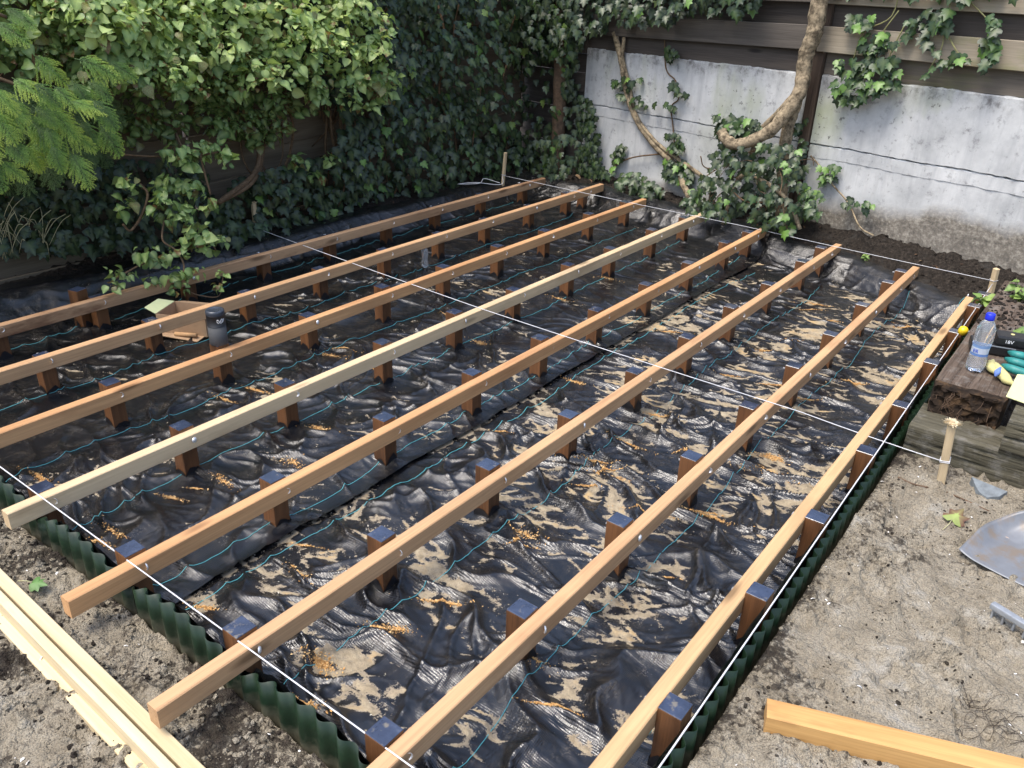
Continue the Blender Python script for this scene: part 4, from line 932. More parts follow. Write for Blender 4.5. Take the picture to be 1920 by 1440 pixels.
for c_ in (((345, 285), -3.15, 0.085, 0.38), ((400, 278), -3.15, 0.07, 0.50), ((425, 300), -3.12, 0.055, 0.55), ((360, 300), -3.15, 0.07, 0.45), ((245, 345), -3.2, 0.055, 0.42), ((235, 385), -3.2, 0.05, 0.48), ((320, 345), -3.15, 0.07, 0.38), ((355, 355), -3.12, 0.06, 0.45), ((310, 385), -3.12, 0.08, 0.34), ((335, 400), -3.1, 0.07, 0.40),
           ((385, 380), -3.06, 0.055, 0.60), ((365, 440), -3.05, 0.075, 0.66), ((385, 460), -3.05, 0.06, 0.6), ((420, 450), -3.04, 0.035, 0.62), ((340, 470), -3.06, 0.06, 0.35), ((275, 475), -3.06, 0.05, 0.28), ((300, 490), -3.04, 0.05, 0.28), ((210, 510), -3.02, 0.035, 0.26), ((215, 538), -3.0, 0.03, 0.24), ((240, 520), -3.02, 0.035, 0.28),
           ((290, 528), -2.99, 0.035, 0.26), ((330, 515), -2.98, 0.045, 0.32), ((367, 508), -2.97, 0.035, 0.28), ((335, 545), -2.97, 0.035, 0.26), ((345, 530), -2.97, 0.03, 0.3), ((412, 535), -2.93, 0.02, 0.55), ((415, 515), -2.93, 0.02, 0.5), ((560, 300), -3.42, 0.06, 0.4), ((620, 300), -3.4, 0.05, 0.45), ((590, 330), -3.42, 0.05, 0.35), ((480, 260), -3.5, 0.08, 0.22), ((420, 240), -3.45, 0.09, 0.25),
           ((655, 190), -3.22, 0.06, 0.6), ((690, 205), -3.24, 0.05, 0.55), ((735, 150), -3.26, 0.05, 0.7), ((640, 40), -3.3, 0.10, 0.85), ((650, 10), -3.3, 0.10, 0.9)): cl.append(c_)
P = []; N = []; T = []; S = []; tn = []; br = []; spine = []
for (px, xp, r_, ti) in cl:
    c = onx(px, xp); spine.append(c); n = int(max(10, min(105, 5600*r_*r_)))
    for k in range(n):
        u = Vector((rnd.gauss(0.25, 0.8), rnd.gauss(-0.25, 0.8), rnd.gauss(0.25, 0.8))).normalized(); rr = r_*rnd.uniform(0.55, 1.12)
        P.append(c+np.array([u.x*1.0, u.y*1.25, u.z*0.85])*rr)
        N.append((u.x*0.5+rnd.gauss(0.1, 0.55), u.y*0.5+rnd.gauss(0, 0.55), 0.70+u.z*0.4+rnd.gauss(0, 0.35))); T.append((u.x*0.8+rnd.gauss(0.1, 0.8), u.y*0.8+rnd.gauss(0, 0.8), rnd.uniform(-0.9, 0.5)))
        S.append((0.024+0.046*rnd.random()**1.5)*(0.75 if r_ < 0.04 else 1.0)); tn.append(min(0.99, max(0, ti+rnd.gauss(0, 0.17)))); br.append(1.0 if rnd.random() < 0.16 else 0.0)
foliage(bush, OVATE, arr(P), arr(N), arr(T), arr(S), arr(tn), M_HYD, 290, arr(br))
st = []
def bstem(l, xs, r_): st.append((np.array(curve_pts([onx(p, x) for p, x in zip(l, xs)], 6))-bb, r_))
bstem([(485, 240), (480, 320), (410, 380)], [-3.5, -3.45, -3.3], 0.016)
bstem([(410, 380), (470, 345), (490, 300), (500, 200)], [-3.35, -3.4, -3.5, -3.6], 0.014)
bstem([(230, 420), (245, 432), (265, 405), (277, 365), (262, 345)], [-3.2, -3.2, -3.18, -3.18, -3.2], 0.007)
bstem([(375, 290), (385, 330), (395, 365)], [-3.12, -3.08, -3.06], 0.006)
bstem([(330, 250), (345, 280), (372, 290), (410, 285)], [-3.3, -3.18, -3.13, -3.12], 0.006)
bstem([(308, 410), (305, 450), (330, 470), (345, 500), (335, 540)], [-3.12, -3.08, -3.05, -3.0, -2.97], 0.005)
bstem([(260, 498), (230, 515), (212, 525)], [-3.05, -3.02, -3.0], 0.004); bstem([(300, 480), (262, 498)], [-3.08, -3.05], 0.004); bstem([(350, 545), (375, 554), (410, 555), (418, 520)], [-2.97, -2.94, -2.92, -2.93], 0.003)
bstem([(390, 440), (405, 470), (398, 450), (420, 448)], [-3.05, -3.04, -3.04, -3.04], 0.004); bstem([(365, 440), (340, 470), (300, 485)], [-3.06, -3.06, -3.08], 0.005); bstem([(230, 290), (300, 293), (330, 280)], [-3.3, -3.25, -3.2], 0.005)
for k in range(40):
    a_ = spine[rnd.randrange(len(spine)//2)]; b_ = np.array([-3.75, a_[1]+rnd.uniform(-0.3, 0.3), a_[2]-rnd.uniform(0.05, 0.4)]); st.append((np.array(curve_pts([b_, (a_+b_)/2+np.array([0, 0, 0.05]), a_], 5))-bb, rnd.uniform(0.003, 0.008)))
link('branch', tubes_mesh('branch', st, 6), M_STEM, bush)

# ---- conifer sprays beside the bush
def frond_mesh(seed, lift=0.0):
    r_ = random.Random(seed); V = []; F = []; tint = []
    zc = lambda y, x: -0.42*y*y - 0.9*abs(x)**1.7
    def quad(a, b, w0, w1, t):
        d = Vector((b[0]-a[0], b[1]-a[1], 0)); s = Vector((-d.y, d.x, 0)).normalized(); o = len(V)
        for p, w in ((a, w0), (b, w1)):
            for sg in (-1, 1): V.append((p[0]+s.x*w*sg, p[1]+s.y*w*sg, zc(p[1], p[0])+r_.uniform(-0.012, 0.012))); tint.append(min(1, max(0, t+lift)))
        F.append((o, o+1, o+3, o+2))
    def spray(x, y, an, L, lev, t0):
        n = max(3, int(L/(0.055 if lev == 0 else 0.042)))
        px_, py_ = x, y; bend = r_.uniform(-0.25, 0.25)
        for k in range(n):
            a2 = an+bend*(k/n)**2; qx, qy = px_+math.sin(a2)*L/n, py_+math.cos(a2)*L/n; f_ = (k+1)/n; t = t0+(0.95-t0)*f_*(0.5+0.25*lev)
            quad((px_, py_), (qx, qy), 0.012*(1-0.3*f_), 0.010*(1-0.5*f_), t)
            if lev < 2 and k > 0 or lev == 1:
                for sg in ((-1, 1) if lev == 0 else ((-1, 1) if r_.random() < 0.75 else (r_.choice((-1, 1)),))):
                    if lev == 0: l2 = L*(0.50*(1-f_)**0.75+0.09)*r_.uniform(0.75, 1.2)
                    else: l2 = 0.075*(1.15-0.6*f_)*r_.uniform(0.6, 1.3)
                    if lev == 0: spray(qx, qy, a2+sg*R(r_.uniform(38, 58)), l2, 1, t)
                    else: quad((qx, qy), (qx+math.sin(a2+sg*R(38))*l2, qy+math.cos(a2+sg*R(38))*l2), 0.013, 0.004, min(1, t+0.15))
            px_, py_ = qx, qy
    spray(0, 0, 0, 1.0, 0, 0.25)
    me = bpy.data.meshes.new('frond'); me.from_pydata(V, [], F); me.update()
    a_ = me.attributes.new('tint', 'FLOAT', 'POINT'); a_.data.foreach_set('value', np.clip(np.array(tint, np.float32), 0, 1))
    return me
M_CON = mat_leaf('conifer_frond', [(0.0, (0.018, 0.050, 0.012)), (0.5, (0.062, 0.150, 0.022)), (0.75, (0.20, 0.38, 0.045)), (1.0, (0.50, 0.62, 0.09))], 0.5, 0.35, 0.0, 0.3)
M_COND = mat_leaf('conifer_frond_shaded', [(0.0, (0.012, 0.036, 0.010)), (0.5, (0.035, 0.085, 0.016)), (1.0, (0.085, 0.165, 0.030))], 0.55, 0.2, 0.0, 0.3)  # darker copy for the inner sprays, their shade put into the colour
con = thing('conifer_tree', 'bright yellow-green conifer with drooping flat feathery sprays beside the leafy bush', 'conifer', (-3.45, 0.55, 0.0)); cb = np.array([-3.45, 0.55, 0.0])
fm = [frond_mesh(900+i, (-0.12, 0.0, 0.08, 0.18)[i]) for i in range(4)]; fd = [frond_mesh(920+i) for i in range(3)]
for f_ in fm: f_.materials.append(M_CON)
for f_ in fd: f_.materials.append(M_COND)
def frond(px, xp, tip, L, me, roll=0.0):
    a_ = onx(px, xp); b_ = onx(tip, xp+0.10); t = Vector(b_-a_); n = Vector((0.55+roll, -0.35, 0.75)); n = (n-t*(n.dot(t)/t.length_squared)).normalized(); t.normalize(); x = t.cross(n)
    o = bpy.data.objects.new('frond', me); COL.objects.link(o); o.parent = con
    o.matrix_basis = Matrix.Translation(-Vector(cb)) @ Matrix(((x.x*L, t.x*L, n.x*L, a_[0]), (x.y*L, t.y*L, n.y*L, a_[1]), (x.z*L, t.z*L, n.z*L, a_[2]), (0, 0, 0, 1)))
tips = [((60, 155), (130, 195)), ((20, 180), (50, 235)), ((85, 200), (125, 228)), ((130, 190), (190, 195)), ((170, 185), (225, 230)), ((60, 225), (95, 285)), ((30, 200), (35, 262)), ((110, 235), (185, 272)), ((150, 225), (195, 290)), ((95, 270), (128, 345)), ((130, 285), (165, 330)),
        ((0, 300), (60, 340)), ((-40, 290), (10, 345)), ((185, 230), (230, 285)), ((140, 110), (225, 125)), ((60, 100), (130, 150)), ((5, 15), (60, 30)), ((-10, 40), (40, 60)), ((-30, 200), (20, 240)), ((-20, 160), (25, 200)), ((160, 150), (205, 170)), ((200, 115), (255, 135)), ((75, 250), (70, 320)), ((40, 270), (90, 330))]
for k, (a_, b_) in enumerate(tips): frond(a_, -3.02+rnd.uniform(-0.1, 0.12), b_, rnd.uniform(0.11, 0.17), fm[k % 4], rnd.uniform(-0.2, 0.3))
for k in range(26):
    px = (rnd.uniform(-120, 165), rnd.uniform(140, 265)); frond(px, -3.05+rnd.uniform(-0.2, 0.06), (px[0]+rnd.uniform(15, 65), px[1]+rnd.uniform(15, 65)), rnd.uniform(0.10, 0.15), fm[k % 4], rnd.uniform(-0.2, 0.4))
for k in range(70):
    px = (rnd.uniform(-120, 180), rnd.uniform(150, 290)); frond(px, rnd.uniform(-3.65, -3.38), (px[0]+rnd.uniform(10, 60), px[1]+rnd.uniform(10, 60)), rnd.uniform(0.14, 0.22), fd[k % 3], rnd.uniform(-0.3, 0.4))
tk = [(0, 0, -0.1), (0.01, 0.02, 0.6), (-0.02, 0.0, 1.3), (0, 0, 2.2)]; brn = [(curve_pts(tk, 6), 0.055)]
for k in range(22):
    z = rnd.uniform(0.5, 2.0); an = rnd.uniform(-0.9, 1.6); L = rnd.uniform(0.25, 0.55)
    brn.append((curve_pts([(0, 0, z), (math.cos(an)*L*0.5, math.sin(an)*L*0.5, z+0.03), (math.cos(an)*L, math.sin(an)*L, z-0.06)], 4), 0.008))
link('trunk', tubes_mesh('trunk', brn, 7), M_STEM, con)

# ================================================================== OLD SLEEPERS
def mat_sleeper(name, along, lo, hi):
    m = M(name); k = {'X': 0, 'Y': 1}[along]; sc = [30]*3; sc[k] = 1.5; v = m.vec('Object', scale=tuple(sc)); n = m.noise(v, 1.0, 6, 0.7, 0.8); sc2 = [140]*3; sc2[k] = 5
    n2 = m.noise(m.vec('Object', scale=tuple(sc2)), 1.0, 3, 0.6); n3 = m.noise(m.vec('Object'), 16, 6, 0.7)
    c = m.ramp(n, [(0.30, tuple(x*0.18 for x in lo)), (0.42, lo), (0.7, hi)])
    c = m.mix(m.ramp(n3, [(0.50, 0.0), (0.66, 0.55)]), c, (0.21, 0.20, 0.18))
    c = m.mix(m.ramp(n2, [(0.3, 0.5), (0.5, 0.0)]), c, tuple(x*0.35 for x in lo))
    m.set(Base_Color=c, Roughness=0.9, Specular_IOR_Level=0.2, Normal=m.bump(m.math('ADD', n, m.math('MULTIPLY', n2, 0.5)), 0.9, 0.008)); return m.m
M_SLX = mat_sleeper('weathered_sleeper', 'X', (0.062, 0.056, 0.038), (0.135, 0.122, 0.085)); M_SLY = mat_sleeper('brown_sleeper', 'Y', (0.065, 0.046, 0.034), (0.16, 0.122, 0.094))
def rough_box(name, lo, hi, seed, cuts=10, amp=0.004, bev=0.006):
    bm = bmesh.new(); bm_box(bm, lo, hi, bev)
    bmesh.ops.subdivide_edges(bm, edges=[e for e in bm.edges if e.calc_length() > 0.03], cuts=cuts, use_grid_fill=True)
    for v in bm.verts:
        x, y, z = v.co; a_ = float(pnoise(x*13+z*7, y*13+z*11, seed)); b_ = float(pnoise(x*50+z*31, y*50-z*23, seed+1))
        v.co += v.normal*(amp*a_+amp*0.4*b_) if v.normal.length else Vector((0, 0, 0))
    return me_bm(name, bm)
def grooved(name, x0, x1, y0, y1, z0, z1, seed):            # long weathered sleeper whose front face is split by cracks along the grain
    bm = bmesh.new(); nx, nz = 60, 18; prof = []
    zs = [z0+(z1-z0)*i/nz for i in range(nz+1)]
    path = [(y0, z) for z in zs] + [(y0+(y1-y0)*i/10, z1) for i in range(1, 11)] + [(y1, z0)]
    rows_ = []
    for i in range(nx+1):
        x = x0+(x1-x0)*i/nx; r_ = []
        for (y, z) in path:
            dy = dz = 0.0
            if y == y0:
                c = float(ridge(x*0.9, z/0.035, seed))**10*0.013 + 0.003*float(pnoise(x*5, z*60, seed+2)); dy = c
                if z in (z0, z1): dy += 0.004
            elif z == z1: dz = 0.005*float(pnoise(x*9, y*14, seed+3))-0.004*float(ridge(x*1.2, y/0.05, seed+4))**8
            r_.append(bm.verts.new((x, y+dy, z+dz)))
        rows_.append(r_)
    k = len(path)
    for i in range(nx):
        for q in range(k): q2 = (q+1) % k; bm.faces.new((rows_[i][q], rows_[i+1][q], rows_[i+1][q2], rows_[i][q2]))
    bm.faces.new(rows_[0]); bm.faces.new(rows_[-1][::-1]); bmesh.ops.recalc_face_normals(bm, faces=bm.faces[:])
    me = me_bm(name, bm); smooth_normals_by_angle(me, 45); return me
tag(link('railway_sleeper', grooved('railway_sleeper', 0.472, 1.9, 2.205, 2.44, -0.12, 0.050, 501), M_SLX), 'long cracked grey sleeper lying lowest, behind the frayed stake', 'sleeper')
s2 = thing('railway_sleeper', 'brown sleeper with a rotten blackened end, carrying the water bottle', 'sleeper', (0.615, 2.42, 0.05))
link('beam', rough_box('beam', (-0.125, 0.0, 0.002), (0.125, 1.55, 0.120), 511, 9, 0.004), M_SLY, s2)
M_ROT = mat_plain('rotten_wood', (0.020, 0.014, 0.010), 0.95, 0, 0.6, 40, 1.0, 0.15, (0.10, 0.06, 0.03), 0.6, 16)
bm = bmesh.new(); nn = 26; gv = []
for i in range(nn+1):
    r_ = []
    for k in range(15):
        x = -0.128+0.256*i/nn; z = -0.004+0.122*k/14; y = -0.012-0.022*float(ridge(x/0.06, z/0.05, 520))-0.016*(1-k/14)-0.010*float(pnoise(x/0.02, z/0.02, 521))
        if i in (0, nn) or k == 14: y = 0.012
        r_.append(bm.verts.new((x, y, z)))
    gv.append(r_)
for i in range(nn):
    for k in range(14): bm.faces.new((gv[i][k], gv[i+1][k], gv[i+1][k+1], gv[i][k+1]))
bmesh.ops.recalc_face_normals(bm, faces=bm.faces[:]); link('rotten_end', me_bm('rotten_end', bm), M_ROT, s2)
rt = [([(rnd.uniform(-0.12, 0.11), -0.03, rnd.uniform(0.0, 0.1))]+[(0, 0, 0)]*2, rnd.uniform(0.0006, 0.0013)) for k in range(26)]
rt = [([p[0], (p[0][0]+rnd.uniform(-0.02, 0.02), -0.045-rnd.uniform(0, 0.02), p[0][2]-rnd.uniform(0, 0.025)), (p[0][0]+rnd.uniform(-0.03, 0.03), -0.05-rnd.uniform(0, 0.02), p[0][2]-rnd.uniform(0.015, 0.05))], r_) for p, r_ in rt]
link('root_fibres', tubes_mesh('root_fibres', rt, 4), mat_plain('root_fibre', (0.10, 0.06, 0.035), 0.9), s2)['kind'] = 'stuff'
tag(link('railway_sleeper', grooved('railway_sleeper', 0.772, 1.9, 2.195, 2.40, 0.054, 0.165, 531), M_SLX), 'weathered grey sleeper lying on the lowest one, under the pale yellow block', 'sleeper')
SZ = 0.170                                                     # top of the brown sleeper

# ================================================================== THINGS ON AND ROUND THE SLEEPERS
def mat_clear(name, col=(0.95, 0.98, 1.0), rough=0.04, ior=1.33):
    m = M(name); m.set(Base_Color=col, Roughness=rough, IOR=ior, Transmission_Weight=0.88); return m.m
M_PET = mat_clear('clear_plastic', (0.93, 0.97, 1.0), 0.06, 1.40); M_BLUE = mat_plain('blue_cap', (0.015, 0.03, 0.55), 0.35, 0, 0.1, 80, 0.05)
def bottle(label, loc, rz, s, cap=True):
    t = thing('water_bottle', label, 'bottle', loc, rz)
    prof = [(0.0, 0.010), (0.012, 0.006), (0.022, 0.0), (0.031, 0.003), (0.0345, 0.014), (0.0345, 0.045), (0.0325, 0.050), (0.0345, 0.056), (0.0325, 0.062), (0.0310, 0.075), (0.0300, 0.090), (0.0305, 0.105), (0.0330, 0.120), (0.0350, 0.140), (0.0352, 0.158), (0.0330, 0.178), (0.0265, 0.196), (0.0180, 0.209), (0.0140, 0.215), (0.0138, 0.222), (0.0, 0.2225)]
    me = lathe('body', [(r_*s, z*s) for r_, z in prof], 30)
    for v in me.vertices:                                      # petaloid foot
        if v.co.z < 0.02*s: v.co.z += 0.005*s*(0.5+0.5*math.cos(5*math.atan2(v.co.y, v.co.x)))*(1-v.co.z/(0.02*s))
    link('body', me, M_PET, t)
    if cap:
        link('cap', lathe('cap', [(0.0, 0.212*s), (0.0165*s, 0.212*s), (0.0170*s, 0.216*s), (0.0168*s, 0.234*s), (0.0150*s, 0.2375*s), (0.0, 0.238*s)], 26), M_BLUE, t)
    return t
def mat_label():
    m = M('bottle_label'); v = m.vec('Object'); z = m.sep(v, 2)
    c = m.ramp(z, [(0.0, (0.16, 0.30, 0.66)), (0.076, (0.16, 0.30, 0.66)), (0.0765, (0.75, 0.82, 0.92)), (0.098, (0.75, 0.82, 0.92)), (0.0985, (0.25, 0.42, 0.75)), (0.2, (0.25, 0.42, 0.75))], 'CONSTANT')
    m.set(Base_Color=c, Roughness=0.25, Transmission_Weight=0.55, IOR=1.2); return m.m
def text_mesh(body, size, depth=0.0004):
    cu = bpy.data.curves.new('txt', 'FONT'); cu.body = body; cu.size = size; cu.extrude = depth; cu.align_x = 'CENTER'; cu.align_y = 'CENTER'; cu.resolution_u = 3
    ob = bpy.data.objects.new('txt', cu); COL.objects.link(ob); bpy.context.view_layer.update()
    me = bpy.data.meshes.new_from_object(ob.evaluated_get(bpy.context.evaluated_depsgraph_get())); bpy.data.objects.remove(ob); bpy.data.curves.remove(cu); return me
B0 = onz((1826, 694), SZ); face = math.atan2(CAM[1]-B0[1], CAM[0]-B0[0])
bt = bottle('clear water bottle with bright blue cap and pale label on the brown sleeper', (B0[0], B0[1], SZ+0.002), 0.0, 1.0)
lab_me = lathe('label', [(0.0322, 0.068), (0.0312, 0.080), (0.0310, 0.092), (0.0325, 0.108), (0.0338, 0.114)], 30); link('label', lab_me, mat_label(), bt)
tm = text_mesh('ER', 0.020)
def wrap(me, r_, z, ang):                                       # lay lettering round a cylinder
    for v in me.vertices:
        a_ = ang+v.co.x/r_; rr = r_+v.co.z; v.co = Vector((rr*math.cos(a_), rr*math.sin(a_), z+v.co.y))
    return me
link('lettering', wrap(tm, 0.0325, 0.087, face-0.45), mat_plain('blue_ink', (0.03, 0.08, 0.45), 0.5), bt)
b2 = onz((797, 500), -0.160)
bottle('small clear plastic bottle without a cap standing on the membrane under the second joist', (b2[0], b2[1], liner_at(b2[0], b2[1])), 0.3, 0.62, False)

M_BLK = mat_plain('black_plastic', (0.012, 0.012, 0.013), 0.38, 0, 0.2, 120, 0.1, 0.5); M_GREYP = mat_plain('grey_plastic', (0.16, 0.18, 0.20), 0.4, 0, 0.1)
ch = thing('tool_charger', 'black battery charger marked 18V with a cable, behind the water bottle', 'charger', (0.625, 2.86, SZ+0.004), R(14))
bm = bmesh.new(); bm_box(bm, (-0.12, -0.055, 0.0), (0.125, 0.055, 0.050), 0.008, 2); link('base', me_bm('base', bm), M_BLK, ch)
bm = bmesh.new(); bm_box(bm, (-0.02, -0.045, 0.051), (0.118, 0.058, 0.100), 0.010, 2); link('battery', me_bm('battery', bm), M_BLK, ch)
link('trim', box_mesh('trim', (-0.118, -0.057, 0.044), (0.07, -0.0535, 0.050), 0.001), M_GREYP, ch)
tm = text_mesh('18V', 0.024); o = link('lettering', tm, mat_plain('white_print', (0.75, 0.76, 0.78), 0.6), ch, (0.035, -0.0462, 0.076), (R(90), 0, 0))
link('status_light', lathe('status_light', [(0.009, 0), (0.009, 0.002), (0.0, 0.003)], 14), mat_plain('cream_button', (0.62, 0.55, 0.22), 0.4), ch, (0.05, 0.01, 0.100))
cb_ = curve_pts([(0.125, 0.0, 0.05), (0.16, 0.02, 0.085), (0.18, 0.09, 0.15), (0.24, 0.13, 0.16), (0.32, 0.10, 0.10), (0.45, 0.0, 0.02)], 8); cb2 = curve_pts([(0.125, -0.02, 0.02), (0.22, -0.02, 0.035), (0.34, -0.06, 0.03), (0.5, -0.1, 0.0)], 8)
ch.scale = (0.85, 0.85, 0.82)
for q in (cb_, cb2): link('cable', tubes_mesh('cable', [(q, 0.0042)], 8), M_BLK, ch)
yk = thing('tape_measure', 'small round yellow object with a grey clip resting against the dark post top', 'yellow object', tuple(onz((1806, 620), 0.075)))
link('case', lathe('case', [(0.0, -0.021), (0.012, -0.0205), (0.020, -0.013), (0.0215, 0.0), (0.020, 0.012), (0.012, 0.0195), (0.0, 0.0205)], 20), mat_plain('yellow_plastic', (0.78, 0.55, 0.02), 0.35, 0, 0.08), yk, (0, 0, 0), (0.4, 0.3, 0))
link('clip', box_mesh('clip', (0.016, -0.006, -0.006), (0.036, 0.006, 0.006), 0.002), M_GREYP, yk)
link('rod', tubes_mesh('rod', [([(0.03, 0.002, 0), (0.075, 0.05, -0.01)], 0.005)], 8), M_BLK, yk)
M_TEAL = mat_plain('teal_rubber', (0.02, 0.19, 0.175), 0.5, 0, 0.2, 60, 0.3); M_YEL = mat_plain('yellow_knit', (0.50, 0.46, 0.20), 0.9, 0, 0.12, 250, 0.6)
gp = lambda p, z: np.array(onz(p, z))
gl0 = gp((1875, 705), SZ); gl = thing('work_glove', 'crumpled work glove of yellow knit with teal rubber fingers beside the water bottle', 'glove', tuple(gl0))
def lump(name, l, rr, mat, n=12): link(name, tubes_mesh(name, [(np.array(curve_pts(l, 5))-gl0, list(np.interp(np.linspace(0, 1, (len(l)-1)*5+1), np.linspace(0, 1, len(rr)), rr)))], n, 0.02), mat, gl)
for k in range(3):
    p0 = gp((1879+k*6, 684-k*12), SZ+0.030+0.004*k); p1 = gp((1898+k*5, 692-k*13), SZ+0.036+0.006*k); p2 = gp((1938, 706-k*17), SZ+0.026+0.006*k)
    lump('finger', [p0, p1, p2], [0.006, 0.0155, 0.0175, 0.0165], M_TEAL)
lump('palm', [gp((1897, 718), SZ+0.014), gp((1882, 705), SZ+0.020), gp((1868, 690), SZ+0.020), gp((1855, 677), SZ+0.016)], [0.006, 0.019, 0.020, 0.018, 0.006], M_YEL, 14)
lump('palm', [gp((1862, 676), SZ+0.020), gp((1858, 688), SZ+0.024), gp((1868, 700), SZ+0.016)], [0.006, 0.017, 0.016, 0.006], M_YEL, 12)
lump('palm', [gp((1905, 722), SZ+0.012), gp((1885, 712), SZ+0.016), gp((1880, 700), SZ+0.018)], [0.005, 0.016, 0.006], M_YEL, 12)
lump('cuff', [gp((1876, 690), SZ+0.036), gp((1870, 698), SZ+0.032), gp((1866, 706), SZ+0.018)], [0.005, 0.012, 0.004], mat_plain('blue_knit', (0.12, 0.20, 0.50), 0.85, 0, 0.2, 200, 0.5))
fb = thing('foam_block', 'pale yellow-green block lying tilted on the weathered sleeper', 'block', tuple(onz((1885, 745), 0.168)), R(-14))
bm = bmesh.new(); bm_box(bm, (0, 0, 0), (0.17, 0.14, 0.085), 0.002)
for v in bm.verts: v.co = Matrix.Rotation(R(-16), 3, 'X') @ v.co + Vector((0, 0, 0.04*0)); v.co.y += v.co.z*0.25
link('body', me_bm('body', bm), mat_plain('pale_yellow_foam', (0.64, 0.66, 0.34), 0.8, 0, 0.05, 60, 0.2), fb, (0, 0.0, 0.002))
M_WEED = mat_leaf('weed_leaf', [(0.0, (0.05, 0.10, 0.03)), (0.6, (0.12, 0.22, 0.05)), (1.0, (0.28, 0.38, 0.10))], 0.5, 0.25, 0.3)
def weed(label, px, z, spread, n, hgt, s=(0.03, 0.055)):
    b_ = onz(px, z); t = thing('weed_plant', label, 'plant', tuple(b_)); P = []; N = []; T = []; S = []; tn = []; st = []
    for k in range(max(3, n//9)):
        a_ = rnd.uniform(0, 6.28); e = b_+np.array([math.cos(a_)*spread*rnd.random(), math.sin(a_)*spread*rnd.random(), hgt*rnd.uniform(0.5, 1.0)]); st.append(([np.zeros(3), (e-b_)*0.5+np.array([0, 0, hgt*0.1]), e-b_], 0.0016))
        for q in range(9):
            f = rnd.uniform(0.3, 1.05); a2 = rnd.uniform(0, 6.28); P.append(b_+(e-b_)*f+np.array([rnd.uniform(-1, 1), rnd.uniform(-1, 1), rnd.uniform(-0.5, 1)])*0.01); N.append((rnd.uniform(-0.5, 0.5), rnd.uniform(-0.6, 0.3), 1.0)); T.append((math.cos(a2), math.sin(a2), rnd.uniform(-0.1, 0.6))); S.append(rnd.uniform(*s)); tn.append(rnd.uniform(0.2, 1.0))
    foliage(t, OVATE, arr(P), arr(N), arr(T), arr(S), arr(tn), M_WEED, min(40, len(P)), cell=4); link('stem', tubes_mesh('stem', st, 5), mat_plain('weed_stem', (0.14, 0.17, 0.06), 0.7), t)
weed('leafy green weed growing beyond the far end of the brown sleeper', (1912, 588), 0.10, 0.10, 63, 0.16); weed('small green weed sprig beside the coated post top at the string corner', (1850, 578), 0.10, 0.07, 36, 0.05)
weed('low green weed next to the black charger cable', (1918, 645), 0.17, 0.07, 40, 0.05); weed('tiny green weed sprig on the soil near the concrete wall', (1622, 485), -0.02, 0.02, 9, 0.02, (0.012, 0.022))

# ================================================================== SPEAKER, CARDBOARD BOX
sx, sy = [(p[2], p[3]) for p in POSTS if p[0] == 6 and p[1] == 2][0]
sp = thing('portable_speaker', 'dark grey cylindrical speaker with white emblem standing on a post', 'speaker', (sx, sy, 0.0355))
M_SPK = mat_plain('speaker_fabric', (0.055, 0.057, 0.060), 0.75, 0, 0.2, 400, 0.5); M_SPT = mat_plain('speaker_top', (0.035, 0.042, 0.055), 0.3, 0, 0.15, 60, 0.1)
link('body', lathe('body', [(0.0, 0.0), (0.036, 0.0), (0.0385, 0.003), (0.0385, 0.086), (0.0, 0.086)], 36), M_SPK, sp)
link('band', lathe('band', [(0.0380, 0.0862), (0.0394, 0.0862), (0.0394, 0.0875), (0.0386, 0.088), (0.0386, 0.134), (0.0394, 0.1345), (0.0394, 0.1365), (0.0380, 0.137)], 36), mat_plain('speaker_band', (0.014, 0.014, 0.016), 0.5, 0, 0.2, 200, 0.2), sp)
link('top', lathe('top', [(0.0390, 0.1372), (0.0396, 0.139), (0.0396, 0.150), (0.0370, 0.156), (0.030, 0.1575), (0.028, 0.1560), (0.0, 0.1555)], 36), M_SPT, sp)
an = math.atan2(CAM[1]-sy, CAM[0]-sx)+0.50
zig = [(-0.017, 0.004), (-0.013, 0.009), (-0.008, 0.003), (-0.004, -0.003), (0.0, 0.003), (0.005, 0.010), (0.010, 0.004), (0.004, -0.004), (-0.001, -0.009), (-0.006, -0.003), (-0.012, -0.006), (-0.017, 0.0)]
zg = [(0.0389*math.cos(an+a_/0.0386), 0.0389*math.sin(an+a_/0.0386), 0.112+z) for a_, z in zig]; zg2 = [(0.0389*math.cos(an+a_/0.0386), 0.0389*math.sin(an+a_/0.0386), 0.112+z) for a_, z in [(0.006, -0.006), (0.013, -0.001), (0.016, 0.009), (0.011, 0.006)]]
link('emblem', tubes_mesh('emblem', [(zg, 0.0017), (zg2, 0.0015)], 6), mat_plain('emblem_white', (0.62, 0.62, 0.62), 0.5), sp)

cx0 = np.array([-2.72, 1.28]); cz = liner_at(cx0[0], cx0[1])-0.004
cbx = thing('cardboard_box', 'small open cardboard box lying between the first two joists from the ivy fence', 'box', (cx0[0], cx0[1], cz), R(28))
M_CARD = mat_plain('cardboard', (0.33, 0.215, 0.125), 0.85, 0, 0.1, 30, 0.2); M_PGRN = mat_plain('pale_green_card', (0.52, 0.56, 0.30), 0.8, 0, 0.05)
def panel(name, pts, mat, th=0.003):
    bm = bmesh.new(); a_ = [bm.verts.new(p) for p in pts]; f = bm.faces.new(a_); bm.normal_update(); n = f.normal.copy(); b_ = [bm.verts.new(Vector(p)-n*th) for p in pts]; bm.faces.new(b_[::-1])
    for i in range(len(pts)): j_ = (i+1) % len(pts); bm.faces.new((a_[j_], a_[i], b_[i], b_[j_]))
    bmesh.ops.recalc_face_normals(bm, faces=bm.faces[:]); return link(name, me_bm(name, bm), mat, cbx)
hx, hy, hz = 0.13, 0.09, 0.100
